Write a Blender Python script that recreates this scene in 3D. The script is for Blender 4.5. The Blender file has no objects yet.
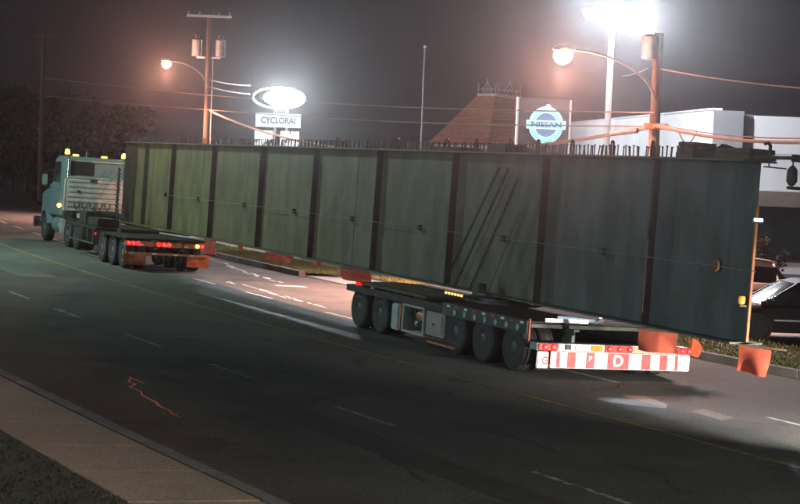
import bpy, bmesh, math, random
from mathutils import Vector, Matrix
random.seed(7)
PI = math.pi
scene = bpy.context.scene
COL = scene.collection

# ------------------------------------------------------------------ camera, sky, fill sun, exposure
ROLL, PITCH, ZC = math.radians(2.2), math.atan(95 / 1700), 3.65
cam_d = bpy.data.cameras.new('camera')
cam_d.sensor_width = 36.0
cam_d.lens = 36.0 * 1700 / 800
cam_d.clip_end = 3000
cam = bpy.data.objects.new('camera', cam_d)
COL.objects.link(cam)
fw = Vector((0, math.cos(PITCH), -math.sin(PITCH)))
up0 = Vector((0, math.sin(PITCH), math.cos(PITCH)))
rt0 = Vector((1, 0, 0))
rt = rt0 * math.cos(ROLL) + up0 * math.sin(ROLL)
up = up0 * math.cos(ROLL) - rt0 * math.sin(ROLL)
cm = Matrix((rt, up, -fw)).transposed().to_4x4()
cm.translation = Vector((0, 0, ZC))
cam.matrix_world = cm
scene.camera = cam

world = bpy.data.worlds.new('World')
scene.world = world
world.use_nodes = True
wn = world.node_tree
bg = wn.nodes['Background']
bg.inputs['Color'].default_value = (0.30, 0.27, 0.36, 1)      # city glow on a low overcast
bg.inputs['Strength'].default_value = 0.028

sun_d = bpy.data.lights.new('girder_fill_sun', 'SUN')  # low fill sun added to brighten the girder's near face
sun_d.energy = 1.05
sun_d.angle = math.radians(12)
sun_d.color = (0.64, 0.86, 1.0)
sun = bpy.data.objects.new('girder_fill_sun', sun_d)
COL.objects.link(sun)
sun.rotation_euler = Vector((0.85, 0.50, -0.13)).to_track_quat('-Z', 'Y').to_euler()

scene.view_settings.view_transform = 'Standard'
scene.view_settings.look = 'None'
scene.view_settings.exposure = 0.0
scene.view_settings.gamma = 1.0
scene.cycles.use_denoising = True
scene.cycles.adaptive_threshold = 0.03
scene.cycles.max_bounces = 5
scene.cycles.volume_bounces = 0
scene.cycles.sample_clamp_indirect = 2.0

# ------------------------------------------------------------------ frames: the road frame (d right of the truck, s ahead, h up)
BANK = math.radians(2.2)
U = Vector((-14.42, 32.7, 0)).normalized()
R = Vector((U.y, -U.x, 0))
P0 = Vector((2.15629, 29.52878, 0))
RB = R * math.cos(BANK) - Vector((0, 0, math.sin(BANK)))
UB = R * math.sin(BANK) + Vector((0, 0, math.cos(BANK)))
TRUCK = Matrix((RB, U, UB)).transposed()
def L(d, s, h): return P0 + RB * d + U * s + UB * h
def zg(d): return -math.tan(BANK) * max(-18.0, min(8.0, d))
def G(d, s, h=0.0):
    p = P0 + R * d + U * s
    p.z = zg(d) + h
    return p
def sd(p):
    q = Vector((p[0], p[1], 0)) - P0
    return q.dot(U), q.dot(R)
def gz(x, y): return zg(sd((x, y))[1])
def at(px, py, Y):
    a = (px - 400) / 1700; b = (252 - py) / 1700
    v = fw + rt * a + up * b
    return Vector((0, 0, ZC)) + v * (Y / v.y)
def cc(s): return -2.85 + 0.00135 * (max(-60, min(s, 130)) - 28) ** 2        # the centre line's curve

# ------------------------------------------------------------------ materials
def mat(name, c1, c2=None, scale=4.0, rough=0.7, metal=0.0, bump=0.0, bscale=None, detail=6.0, spec=0.4, lo=0.35, hi=0.65, stretch=None, streak=None, speck=0.0):
    m = bpy.data.materials.new(name)
    m.use_nodes = True
    nt = m.node_tree
    b = nt.nodes['Principled BSDF']
    b.inputs['Roughness'].default_value = rough
    b.inputs['Metallic'].default_value = metal
    b.inputs['Specular IOR Level'].default_value = spec
    if c2 is None:
        c2 = tuple(x * 0.72 for x in c1)
    tc = nt.nodes.new('ShaderNodeTexCoord')
    src = tc.outputs['Object']
    if stretch:
        mp = nt.nodes.new('ShaderNodeMapping'); mp.inputs['Scale'].default_value = stretch
        nt.links.new(src, mp.inputs['Vector']); src = mp.outputs['Vector']
    n = nt.nodes.new('ShaderNodeTexNoise')
    n.inputs['Scale'].default_value = scale; n.inputs['Detail'].default_value = detail
    nt.links.new(src, n.inputs['Vector'])
    r = nt.nodes.new('ShaderNodeValToRGB')
    r.color_ramp.elements[0].position = lo; r.color_ramp.elements[1].position = hi
    r.color_ramp.elements[0].color = (*c1, 1); r.color_ramp.elements[1].color = (*c2, 1)
    nt.links.new(n.outputs['Fac'], r.inputs['Fac'])
    col = r.outputs['Color']
    if streak:                                   # (colour, mapping scale, low, high): stains and rust runs
        for sc_, sv, l_, h_ in streak:
            mp2 = nt.nodes.new('ShaderNodeMapping'); mp2.inputs['Scale'].default_value = sv
            nt.links.new(tc.outputs['Object'], mp2.inputs['Vector'])
            ns = nt.nodes.new('ShaderNodeTexNoise'); ns.inputs['Scale'].default_value = 1.0; ns.inputs['Detail'].default_value = 8; ns.inputs['Roughness'].default_value = 0.62
            nt.links.new(mp2.outputs['Vector'], ns.inputs['Vector'])
            mr_ = nt.nodes.new('ShaderNodeMapRange'); mr_.inputs['From Min'].default_value = l_; mr_.inputs['From Max'].default_value = h_; mr_.clamp = True
            nt.links.new(ns.outputs['Fac'], mr_.inputs['Value'])
            mx = nt.nodes.new('ShaderNodeMix'); mx.data_type = 'RGBA'; mx.inputs[7].default_value = (*sc_, 1)
            nt.links.new(mr_.outputs['Result'], mx.inputs[0]); nt.links.new(col, mx.inputs[6]); col = mx.outputs[2]
    if speck:
        ns = nt.nodes.new('ShaderNodeTexNoise'); ns.inputs['Scale'].default_value = 38.0; ns.inputs['Detail'].default_value = 3
        nt.links.new(tc.outputs['Object'], ns.inputs['Vector'])
        mr_ = nt.nodes.new('ShaderNodeMapRange'); mr_.inputs['From Min'].default_value = 0.3; mr_.inputs['From Max'].default_value = 0.7; mr_.inputs['To Min'].default_value = 1 - speck; mr_.inputs['To Max'].default_value = 1 + speck
        nt.links.new(ns.outputs['Fac'], mr_.inputs['Value'])
        vm = nt.nodes.new('ShaderNodeVectorMath'); vm.operation = 'SCALE'
        nt.links.new(col, vm.inputs[0]); nt.links.new(mr_.outputs['Result'], vm.inputs['Scale']); col = vm.outputs['Vector']
    nt.links.new(col, b.inputs['Base Color'])
    if bump:
        n2 = nt.nodes.new('ShaderNodeTexNoise')
        n2.inputs['Scale'].default_value = bscale or scale * 8; n2.inputs['Detail'].default_value = 4
        nt.links.new(src, n2.inputs['Vector'])
        bp = nt.nodes.new('ShaderNodeBump')
        bp.inputs['Strength'].default_value = bump; bp.inputs['Distance'].default_value = 0.03
        nt.links.new(n2.outputs['Fac'], bp.inputs['Height'])
        nt.links.new(bp.outputs['Normal'], b.inputs['Normal'])
    return m
def emit(name, c, s, base=(0.03, 0.03, 0.03)):
    m = bpy.data.materials.new(name); m.use_nodes = True
    b = m.node_tree.nodes['Principled BSDF']
    b.inputs['Base Color'].default_value = (*base, 1)
    b.inputs['Emission Color'].default_value = (*c, 1)
    b.inputs['Emission Strength'].default_value = s
    return m
M = {}
M['asphalt'] = mat('asphalt', (0.085, 0.087, 0.082), (0.132, 0.131, 0.121), 0.55, 0.82, bump=0.8, bscale=45, lo=0.3, hi=0.7, spec=0.2, speck=0.45, streak=[((0.05, 0.05, 0.05), (0.5, 0.5, 0.5), 0.56, 0.70), ((0.16, 0.155, 0.145), (1.3, 1.3, 1.3), 0.60, 0.78)])
M['lot'] = mat('lot_asphalt', (0.06, 0.06, 0.06), (0.085, 0.083, 0.08), 0.4, 0.85, bump=0.4, bscale=40)
M['concrete'] = mat('concrete', (0.36, 0.255, 0.18), (0.44, 0.33, 0.245), 0.9, 0.9, bump=0.4, bscale=50, speck=0.3, streak=[((0.17, 0.13, 0.10), (0.9, 0.9, 0.9), 0.52, 0.75)])  # warm tone is orange street light put into the slabs' colour
M['pale_concrete'] = mat('pale_concrete', (0.36, 0.37, 0.38), (0.29, 0.30, 0.31), 1.6, 0.85, bump=0.4, bscale=50)
M['kerb'] = mat('kerb_concrete', (0.22, 0.21, 0.19), (0.13, 0.125, 0.12), 2.0, 0.85, bump=0.4, bscale=40)
M['soil'] = mat('soil', (0.018, 0.019, 0.012), (0.03, 0.034, 0.017), 0.7, 0.95, bump=0.5, bscale=14)
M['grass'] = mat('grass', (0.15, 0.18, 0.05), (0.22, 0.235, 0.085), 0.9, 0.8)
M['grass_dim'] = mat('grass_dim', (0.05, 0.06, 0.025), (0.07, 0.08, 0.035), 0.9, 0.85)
M['white_paint'] = mat('road_white', (0.62, 0.62, 0.6), (0.16, 0.16, 0.155), 9, 0.6, lo=0.45, hi=0.68)
M['worn_paint'] = mat('road_white_worn', (0.5, 0.5, 0.48), (0.11, 0.11, 0.105), 7, 0.6, lo=0.36, hi=0.56)
M['yellow_paint'] = mat('road_yellow', (0.36, 0.26, 0.05), (0.12, 0.105, 0.06), 7, 0.6, lo=0.35, hi=0.6)
M['orange_paint'] = mat('survey_orange', (0.85, 0.20, 0.07), (0.5, 0.13, 0.06), 10, 0.6)
M['patch'] = mat('tar_patch', (0.058, 0.058, 0.056), (0.085, 0.084, 0.08), 3, 0.55, bump=0.3, bscale=50)
M['pale_patch'] = mat('pale_patch', (0.125, 0.122, 0.115), (0.10, 0.10, 0.095), 4, 0.7, bump=0.3, bscale=50)
M['girder'] = mat('girder_steel', (0.052, 0.050, 0.033), (0.098, 0.093, 0.064), 1.7, 0.62, bump=0.55, bscale=4.0, stretch=(1, 1, 0.5), lo=0.36, hi=0.64, streak=[((0.035, 0.033, 0.025), (1, 2.2, 0.16), 0.54, 0.74), ((0.10, 0.055, 0.03), (1, 4.5, 0.35), 0.64, 0.80), ((0.12, 0.12, 0.095), (1, 1.4, 0.9), 0.66, 0.82)])
nt_ = M['girder'].node_tree; b_ = nt_.nodes['Principled BSDF']  # lamp tint put into the paint: blue-grey near end, olive far end
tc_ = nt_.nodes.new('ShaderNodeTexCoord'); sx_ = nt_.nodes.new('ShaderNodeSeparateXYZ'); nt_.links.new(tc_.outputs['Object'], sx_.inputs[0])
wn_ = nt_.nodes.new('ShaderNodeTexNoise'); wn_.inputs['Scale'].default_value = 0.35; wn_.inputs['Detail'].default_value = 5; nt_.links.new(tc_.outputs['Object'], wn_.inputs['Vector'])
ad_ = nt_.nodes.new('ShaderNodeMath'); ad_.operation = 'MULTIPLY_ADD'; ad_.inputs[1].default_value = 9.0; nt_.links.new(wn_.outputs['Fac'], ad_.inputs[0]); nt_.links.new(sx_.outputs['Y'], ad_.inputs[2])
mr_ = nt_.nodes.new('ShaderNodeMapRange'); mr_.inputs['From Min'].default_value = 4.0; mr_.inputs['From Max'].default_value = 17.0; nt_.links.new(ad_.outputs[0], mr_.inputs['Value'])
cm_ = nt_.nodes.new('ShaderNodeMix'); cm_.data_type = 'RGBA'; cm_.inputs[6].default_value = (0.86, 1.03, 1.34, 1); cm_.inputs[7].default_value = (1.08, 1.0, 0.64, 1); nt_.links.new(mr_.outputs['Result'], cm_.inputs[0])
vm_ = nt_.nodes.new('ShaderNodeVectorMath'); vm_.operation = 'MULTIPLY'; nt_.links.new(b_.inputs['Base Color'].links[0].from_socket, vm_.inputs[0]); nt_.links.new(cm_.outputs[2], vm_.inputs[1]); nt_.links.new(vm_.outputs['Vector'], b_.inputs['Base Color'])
M['girder_edge'] = mat('girder_edge', (0.085, 0.10, 0.075), (0.06, 0.07, 0.05), 3, 0.5)
M['stiff'] = mat('stiffener_steel', (0.035, 0.03, 0.025), (0.06, 0.05, 0.04), 2.2, 0.7, bump=0.2)
M['rust'] = mat('rust', (0.17, 0.075, 0.035), (0.09, 0.045, 0.025), 6, 0.85, bump=0.4)
M['orange_edge'] = mat('sodium_lit_edge', (0.36, 0.13, 0.045), (0.20, 0.08, 0.035), 5, 0.6)  # orange sodium light on the end edge, put into the colour
M['rope'] = mat('rope', (0.20, 0.21, 0.20), (0.13, 0.13, 0.12), 20, 0.8)
M['chain'] = mat('chain', (0.035, 0.035, 0.035), (0.07, 0.06, 0.05), 12, 0.5, 0.7)
M['timber'] = mat('timber', (0.12, 0.08, 0.045), (0.06, 0.045, 0.03), 3, 0.85, bump=0.5, stretch=(8, 1, 8))
M['flag'] = mat('flag_mesh', (0.60, 0.13, 0.072), (0.5, 0.105, 0.06), 9, 0.75)
M['sock'] = mat('orange_flag', (0.75, 0.16, 0.055), (0.6, 0.12, 0.05), 9, 0.7)
for k_ in ('flag', 'sock'):
    nt_ = M[k_].node_tree; b_ = nt_.nodes['Principled BSDF']; o_ = nt_.nodes['Material Output']
    tr_ = nt_.nodes.new('ShaderNodeBsdfTranslucent'); mx_ = nt_.nodes.new('ShaderNodeMixShader'); mx_.inputs[0].default_value = 0.5
    nt_.links.new(b_.inputs['Base Color'].links[0].from_socket, tr_.inputs['Color'])
    nt_.links.new(b_.outputs[0], mx_.inputs[1]); nt_.links.new(tr_.outputs[0], mx_.inputs[2]); nt_.links.new(mx_.outputs[0], o_.inputs['Surface'])
M['chassis'] = mat('chassis_dark', (0.028, 0.033, 0.03), (0.055, 0.055, 0.047), 4, 0.5, 0.3, bump=0.2)
M['chassis_green'] = mat('chassis_green', (0.045, 0.075, 0.065), (0.075, 0.10, 0.085), 4, 0.45, 0.2, bump=0.2)
M['redsteel'] = mat('red_steel', (0.42, 0.045, 0.03), (0.25, 0.035, 0.025), 5, 0.45)
M['rubber'] = mat('rubber', (0.014, 0.014, 0.014), (0.026, 0.025, 0.024), 8, 0.75, bump=0.3)
M['rim'] = mat('rim_alloy', (0.55, 0.57, 0.57), (0.38, 0.39, 0.38), 7, 0.3, 0.8)
M['rim_dark'] = mat('rim_grey', (0.12, 0.125, 0.12), (0.07, 0.07, 0.065), 6, 0.5, 0.4)
M['alu'] = mat('aluminium', (0.62, 0.58, 0.55), (0.45, 0.42, 0.40), 3.5, 0.42, 0.55, bump=0.1)
M['glint_steel'] = mat('glint_steel', (0.75, 0.75, 0.76), (0.6, 0.6, 0.6), 12, 0.42, 1.0)
M['chrome'] = mat('chrome', (0.85, 0.85, 0.85), (0.75, 0.75, 0.75), 5, 0.13, 1.0)
M['teal'] = mat('teal_paint', (0.12, 0.20, 0.20), (0.155, 0.23, 0.225), 2.5, 0.28, 0.1)
M['glass'] = mat('dark_glass', (0.012, 0.015, 0.016), (0.02, 0.022, 0.022), 2, 0.16, 0.0, spec=0.22)
M['beige'] = mat('beige_box', (0.30, 0.275, 0.215), (0.22, 0.20, 0.165), 5, 0.7, bump=0.3)
M['palegreen'] = mat('pale_green_paint', (0.35, 0.42, 0.37), (0.25, 0.31, 0.27), 5, 0.45)
M['orange_pipe'] = mat('orange_part', (0.55, 0.19, 0.06), (0.3, 0.1, 0.04), 6, 0.5)
M['sign_white'] = mat('sign_white', (0.66, 0.64, 0.59), (0.52, 0.50, 0.45), 6, 0.45, streak=[((0.22, 0.19, 0.16), (3, 3, 9), 0.60, 0.80)])
M['sign_red'] = mat('sign_red', (0.50, 0.055, 0.06), (0.42, 0.10, 0.10), 14, 0.5, streak=[((0.42, 0.30, 0.28), (6, 6, 14), 0.62, 0.74)])
M['plaque'] = mat('plaque_tan', (0.62, 0.46, 0.30), (0.5, 0.36, 0.23), 14, 0.5)
M['plaque_ink'] = mat('plaque_ink', (0.35, 0.08, 0.05), (0.3, 0.1, 0.06), 14, 0.5)
M['red_light'] = emit('red_light', (1, 0.008, 0.015), 3.5, (0.5, 0.02, 0.02))
M['red_core'] = emit('red_core', (1.0, 0.13, 0.11), 4, (0.5, 0.1, 0.1))
M['dim_red'] = emit('dim_red_light', (1, 0.01, 0.015), 1.6, (0.5, 0.02, 0.02))
M['amber'] = emit('amber_light', (1, 0.40, 0.03), 16, (0.5, 0.25, 0.03))
M['amber_core'] = emit('amber_core', (1, 0.82, 0.35), 9, (0.5, 0.25, 0.03))
M['amber_dim'] = mat('amber_lens', (0.75, 0.25, 0.03), (0.6, 0.2, 0.03), 9, 0.3)
M['yellow_refl'] = emit('yellow_light', (1, 0.75, 0.2), 1.4, (0.6, 0.5, 0.1))
M['cyan_light'] = emit('cyan_light', (0.6, 0.95, 1.0), 3, (0.5, 0.6, 0.6))
M['red_refl'] = mat('red_reflector', (0.6, 0.06, 0.04), (0.5, 0.05, 0.04), 9, 0.3)
M['white_refl'] = mat('white_reflector', (0.8, 0.75, 0.72), (0.7, 0.66, 0.62), 9, 0.3)
M['sodium'] = emit('sodium_lens', (1.0, 0.27, 0.17), 3.2)
nt_ = M['sodium'].node_tree; o_ = nt_.nodes['Material Output']; b_ = nt_.nodes['Principled BSDF']       # refractor: part see-through, glowing
tp_ = nt_.nodes.new('ShaderNodeBsdfTransparent'); mx_ = nt_.nodes.new('ShaderNodeMixShader'); mx_.inputs[0].default_value = 0.5
nt_.links.new(tp_.outputs[0], mx_.inputs[1]); nt_.links.new(b_.outputs[0], mx_.inputs[2]); nt_.links.new(mx_.outputs[0], o_.inputs['Surface'])
M['sodium_bulb'] = emit('sodium_bulb', (1.0, 0.7, 0.58), 60)
M['metalhalide'] = emit('halide_lens', (0.88, 0.93, 1.0), 110)
M['pole_wood'] = mat('pole_wood', (0.07, 0.042, 0.027), (0.045, 0.028, 0.019), 3, 0.9, bump=0.5, stretch=(9, 9, 0.6))
M['pole_grey'] = mat('pole_grey', (0.08, 0.08, 0.085), (0.06, 0.06, 0.062), 4, 0.6)
M['deck'] = mat('deck_dark', (0.03, 0.03, 0.028), (0.055, 0.05, 0.042), 3, 0.95, spec=0.1, bump=0.3)
M['galv'] = mat('galvanised', (0.45, 0.46, 0.46), (0.36, 0.37, 0.37), 5, 0.5, 0.5)
M['pole_white'] = mat('pole_white_paint', (0.75, 0.75, 0.75), (0.65, 0.65, 0.65), 3, 0.45)
M['trans'] = mat('transformer_grey', (0.18, 0.185, 0.185), (0.13, 0.135, 0.135), 4, 0.5)
M['cable_pale'] = mat('cable_sheath', (0.20, 0.13, 0.10), (0.14, 0.095, 0.075), 10, 0.6)
M['cable_dark'] = mat('cable_dark', (0.05, 0.045, 0.045), (0.03, 0.03, 0.03), 10, 0.6)
M['shingle'] = mat('brown_shingle', (0.30, 0.095, 0.055), (0.22, 0.07, 0.043), 2.5, 0.85, bump=0.4, bscale=6, stretch=(1, 1, 4))
M['fascia'] = mat('fascia', (0.42, 0.36, 0.32), (0.34, 0.29, 0.26), 4, 0.7)
M['cresting'] = mat('cresting_iron', (0.17, 0.19, 0.21), (0.13, 0.15, 0.17), 4, 0.5)
M['wall_white'] = mat('white_cladding', (0.74, 0.74, 0.76), (0.66, 0.66, 0.68), 0.6, 0.7)
M['wall_grey'] = mat('grey_cladding', (0.20, 0.205, 0.22), (0.165, 0.17, 0.185), 0.6, 0.75, bump=0.15)
M['wall_pale'] = mat('pale_cladding', (0.60, 0.61, 0.63), (0.52, 0.53, 0.55), 0.6, 0.75)
M['wall_dark'] = mat('dark_cladding', (0.13, 0.13, 0.14), (0.10, 0.10, 0.11), 0.8, 0.7)
M['brown_band'] = mat('brown_band', (0.16, 0.125, 0.10), (0.12, 0.095, 0.08), 1, 0.7)
M['frame_dark'] = mat('window_frame', (0.05, 0.05, 0.055), (0.035, 0.035, 0.04), 4, 0.4, 0.3)
M['car_grey'] = mat('car_silver', (0.46, 0.47, 0.49), (0.42, 0.43, 0.45), 2, 0.3, 0.4)
M['car_black'] = mat('car_black', (0.010, 0.010, 0.011), (0.013, 0.013, 0.014), 2, 0.55, spec=0.12)
M['lens_clear'] = mat('lens_clear', (0.6, 0.6, 0.6), (0.5, 0.5, 0.5), 9, 0.15)
M['bark'] = mat('bark', (0.055, 0.042, 0.03), (0.035, 0.028, 0.02), 5, 0.9, bump=0.5)
M['leaf'] = mat('leaf_dark', (0.010, 0.014, 0.007), (0.018, 0.023, 0.011), 0.8, 0.7)
M['leaf_brown'] = mat('leaf_brown', (0.12, 0.09, 0.045), (0.08, 0.07, 0.035), 0.9, 0.7)
M['ring_lit'] = emit('lit_ring', (0.62, 0.97, 1.0), 4.0)
M['oval_lit'] = emit('lit_oval', (0.85, 0.96, 1.0), 40)
M['board_lit'] = emit('lit_board', (0.95, 1.0, 1.0), 1.8)
M['name_lit'] = emit('lit_name_panel', (0.86, 1.0, 1.0), 0.75)
M['name_edge'] = emit('lit_name_edge', (0.86, 1.0, 1.0), 1.1)
M['letter_dark'] = mat('sign_letter', (0.10, 0.11, 0.16), (0.08, 0.09, 0.13), 4, 0.5)
M['emblem_lit'] = emit('lit_emblem_ring', (0.26, 0.72, 0.86), 1.25)
M['emblem_in'] = emit('lit_emblem_inner', (0.12, 0.30, 0.62), 0.85)
M['emblem_hot'] = emit('lit_emblem_edge', (0.62, 0.95, 1.0), 1.15)
M['pylon'] = mat('pylon_grey', (0.05, 0.047, 0.054), (0.04, 0.038, 0.044), 3, 0.8, spec=0.05)
M['pylon_edge'] = emit('pylon_edge', (1.0, 0.88, 0.92), 0.5)
M['red_glow'] = emit('red_tube', (1, 0.08, 0.08), 0.8)

# ------------------------------------------------------------------ mesh helpers
class MB:
    def __init__(self): self.v, self.f = [], []
    def add(self, vs, fs):
        n = len(self.v); self.v += [tuple(x) for x in vs]
        self.f += [tuple(i + n for i in f) for f in fs]; return self
    def box(self, x0, x1, y0, y1, z0, z1):
        vs = [(x, y, z) for z in (z0, z1) for y in (y0, y1) for x in (x0, x1)]
        return self.add(vs, [(0, 2, 3, 1), (4, 5, 7, 6), (0, 1, 5, 4), (2, 6, 7, 3), (0, 4, 6, 2), (1, 3, 7, 5)])
    def prism(self, poly, axis, a, b):            # poly in the two other axes, swept from a to b along axis
        def P(p, t): return {'x': (t, p[0], p[1]), 'y': (p[0], t, p[1]), 'z': (p[0], p[1], t)}[axis]
        n = len(poly)
        vs = [P(p, a) for p in poly] + [P(p, b) for p in poly]
        fs = [tuple(range(n - 1, -1, -1)), tuple(range(n, 2 * n))] + [(i, (i + 1) % n, n + (i + 1) % n, n + i) for i in range(n)]
        return self.add(vs, fs)
    def tube(self, pts, r, n=8, r1=None):
        pts = [Vector(p) for p in pts]; k = len(pts); base = len(self.v)
        for i, p in enumerate(pts):
            t = (pts[min(i + 1, k - 1)] - pts[max(i - 1, 0)]).normalized()
            a = t.orthogonal().normalized() if abs(t.z) > 0.98 else t.cross(Vector((0, 0, 1))).normalized()
            b = t.cross(a)
            rr = r if r1 is None else r + (r1 - r) * i / max(1, k - 1)
            for j in range(n):
                w = 2 * PI * j / n
                self.v.append(tuple(p + a * math.cos(w) * rr + b * math.sin(w) * rr))
        for i in range(k - 1):
            for j in range(n):
                q = base + i * n; j2 = (j + 1) % n
                self.f.append((q + j, q + j2, q + n + j2, q + n + j))
        self.f.append(tuple(base + j for j in range(n - 1, -1, -1)))
        self.f.append(tuple(base + (k - 1) * n + j for j in range(n)))
        return self
    def lathe(self, prof, n=24, axis='z', c=(0, 0, 0)):      # prof: (radius, along-axis)
        base = len(self.v); k = len(prof)
        for r, t in prof:
            for j in range(n):
                w = 2 * PI * j / n
                p = (r * math.cos(w), r * math.sin(w), t)
                if axis == 'x': p = (t, p[0], p[1])
                if axis == 'y': p = (p[1], t, p[0])
                self.v.append((p[0] + c[0], p[1] + c[1], p[2] + c[2]))
        for i in range(k - 1):
            for j in range(n):
                q = base + i * n; j2 = (j + 1) % n
                self.f.append((q + j, q + j2, q + n + j2, q + n + j))
        self.f.append(tuple(base + j for j in range(n - 1, -1, -1)))
        self.f.append(tuple(base + (k - 1) * n + j for j in range(n)))
        return self
    def ball(self, c, r, n=10, m=6, sz=1.0):
        prof = [(max(0.002, r * math.sin(PI * i / m)), -r * sz * math.cos(PI * i / m)) for i in range(m + 1)]
        return self.lathe(prof, n, 'z', c)
    def mesh(self, name, material, bevel=0.0, smooth=False):
        me = bpy.data.meshes.new(name)
        me.from_pydata(self.v, [], self.f); me.update()
        bm = bmesh.new(); bm.from_mesh(me)
        bmesh.ops.recalc_face_normals(bm, faces=bm.faces)
        if bevel:
            es = [e for e in bm.edges if len(e.link_faces) == 2 and e.calc_face_angle(0) > 0.5]
            bmesh.ops.bevel(bm, geom=es, offset=bevel, segments=2, affect='EDGES', clamp_overlap=True)
        if smooth:
            for f in bm.faces: f.smooth = True
            for e in bm.edges:
                if len(e.link_faces) == 2 and e.calc_face_angle(0) > 0.6: e.smooth = False
        bm.to_mesh(me); bm.free()
        me.materials.append(material)
        return me
def tag(o, label=None, cat=None, group=None, kind=None):
    if label: o['label'] = label
    if cat: o['category'] = cat
    if group: o['group'] = group
    if kind: o['kind'] = kind
    return o
def obj(name, mb, material, parent=None, bevel=0.0, smooth=False, loc=None):
    me = mb if isinstance(mb, bpy.types.Mesh) else mb.mesh(name, material, bevel, smooth)
    o = bpy.data.objects.new(name, me); COL.objects.link(o)
    if parent: o.parent = parent
    if loc is not None: o.location = loc
    return o
def thing(name, label, cat, loc=(0, 0, 0), rot=None, group=None):
    o = bpy.data.objects.new(name, None); COL.objects.link(o)
    o.empty_display_size = 0.3
    o.location = loc
    if isinstance(rot, Matrix): o.rotation_euler = rot.to_euler()
    elif rot is not None: o.rotation_euler = (0, 0, rot)
    return tag(o, label, cat, group)
def copy_tree(o, parent=None):
    c = o.copy(); COL.objects.link(c)
    if parent: c.parent = parent
    for ch in list(o.children): copy_tree(ch, c)
    return c
def struct(name, mb, material, parent=None): 
    o = obj(name, mb, material, parent)
    if not parent: o['kind'] = 'structure'
    return o
def text(name, body, size, material, parent, loc, rot, extrude=0.004, bold=0.0, sx=1.0):
    cu = bpy.data.curves.new(name, 'FONT'); cu.body = body; cu.size = size
    cu.align_x = 'CENTER'; cu.align_y = 'CENTER'; cu.extrude = extrude; cu.offset = bold; cu.resolution_u = 3
    tmp = bpy.data.objects.new(name + '_outline', cu); COL.objects.link(tmp)
    bpy.context.view_layer.update()
    me = bpy.data.meshes.new_from_object(tmp.evaluated_get(bpy.context.evaluated_depsgraph_get()))
    bpy.data.objects.remove(tmp); bpy.data.curves.remove(cu)
    me.materials.clear(); me.materials.append(material)
    o = bpy.data.objects.new(name, me); COL.objects.link(o)
    o.parent = parent; o.location = loc; o.rotation_euler = rot; o.scale = (sx, 1, 1)
    return o
def lamp(name, parent, loc, energy, color, radius=0.12, spot=None, aim=(0, 0, -1), blend=0.6):
    d = bpy.data.lights.new(name, 'SPOT' if spot else 'POINT')
    d.energy = energy; d.color = color; d.shadow_soft_size = radius
    o = bpy.data.objects.new(name, d); COL.objects.link(o)
    if spot:
        d.spot_size = math.radians(spot); d.spot_blend = blend
        o.rotation_euler = Vector(aim).to_track_quat('-Z', 'Y').to_euler()
    o.parent = parent; o.location = loc
    return o

# ------------------------------------------------------------------ ground, road, kerbs, verges
def strip(d0f, d1f, s0, s1, ds, h, nd=1):         # sheet between two offsets from the centre line
    mb = MB(); n = max(1, int(round((s1 - s0) / ds)))
    for i in range(n + 1):
        s = s0 + (s1 - s0) * i / n
        a, b = d0f(s), d1f(s)
        for j in range(nd + 1):
            mb.v.append(tuple(G(a + (b - a) * j / nd, s, h)))
    for i in range(n):
        for j in range(nd):
            q = i * (nd + 1) + j
            mb.f.append((q, q + 1, q + nd + 2, q + nd + 1))
    return mb
def off(k): return lambda s: cc(s) + k
# base terrain, following the tilt of the road
mb = MB()
ds_ = [-150, -60, -18, -12, -6, 0, 4, 8, 14, 30, 80, 150]
ss_ = [-80, -30, 0, 30, 60, 100, 160, 300, 700]
for s in ss_:
    for d in ds_: mb.v.append(tuple(G(d, s, -0.10)))
for i in range(len(ss_) - 1):
    for j in range(len(ds_) - 1):
        q = i * len(ds_) + j; mb.f.append((q, q + 1, q + len(ds_) + 1, q + len(ds_)))
struct('ground', mb, M['soil'])
struct('road', strip(off(-7.8), off(7.65), -45, 170, 1.5, 0.0, 8), M['asphalt'])
# near pavement: kerb stones and paving slabs
pv = struct('pavement', strip(off(-9.25), off(-7.97), -45, 60, 1.5, 0.085), M['kerb'])
s = -22.0; k = 0
kerb_near = bpy.data.objects.new('kerb', None); COL.objects.link(kerb_near); kerb_near['kind'] = 'structure'
def pave_piece(name, da, db, s0, s1, h0, h1, m, par, jit=0.0):
    mb = MB(); j = random.uniform(-jit, jit)
    vs = [G(cc(s0) + da, s0, h0), G(cc(s0) + db, s0, h0), G(cc(s1) + db, s1, h0), G(cc(s1) + da, s1, h0)]
    vt = [G(cc(s0) + da, s0, h1 + j), G(cc(s0) + db, s0, h1 + j), G(cc(s1) + db, s1, h1 + j), G(cc(s1) + da, s1, h1 + j)]
    mb.add(vs + vt, [(3, 2, 1, 0), (4, 5, 6, 7), (0, 1, 5, 4), (1, 2, 6, 5), (2, 3, 7, 6), (3, 0, 4, 7)])
    return obj(name, mb, m, par, bevel=0.012)
while s < 12:
    pave_piece('kerb_stone', -7.96, -7.76, s, s + 2.38, -0.1, 0.114, M['kerb'], kerb_near, 0.001)
    s += 2.4
s = -22.0
while s < 12:
    pave_piece('paving_slab', -9.24, -7.98, s, s + 1.48, 0.02, 0.114, M['concrete'], pv, 0.003)
    s += 1.5
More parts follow.
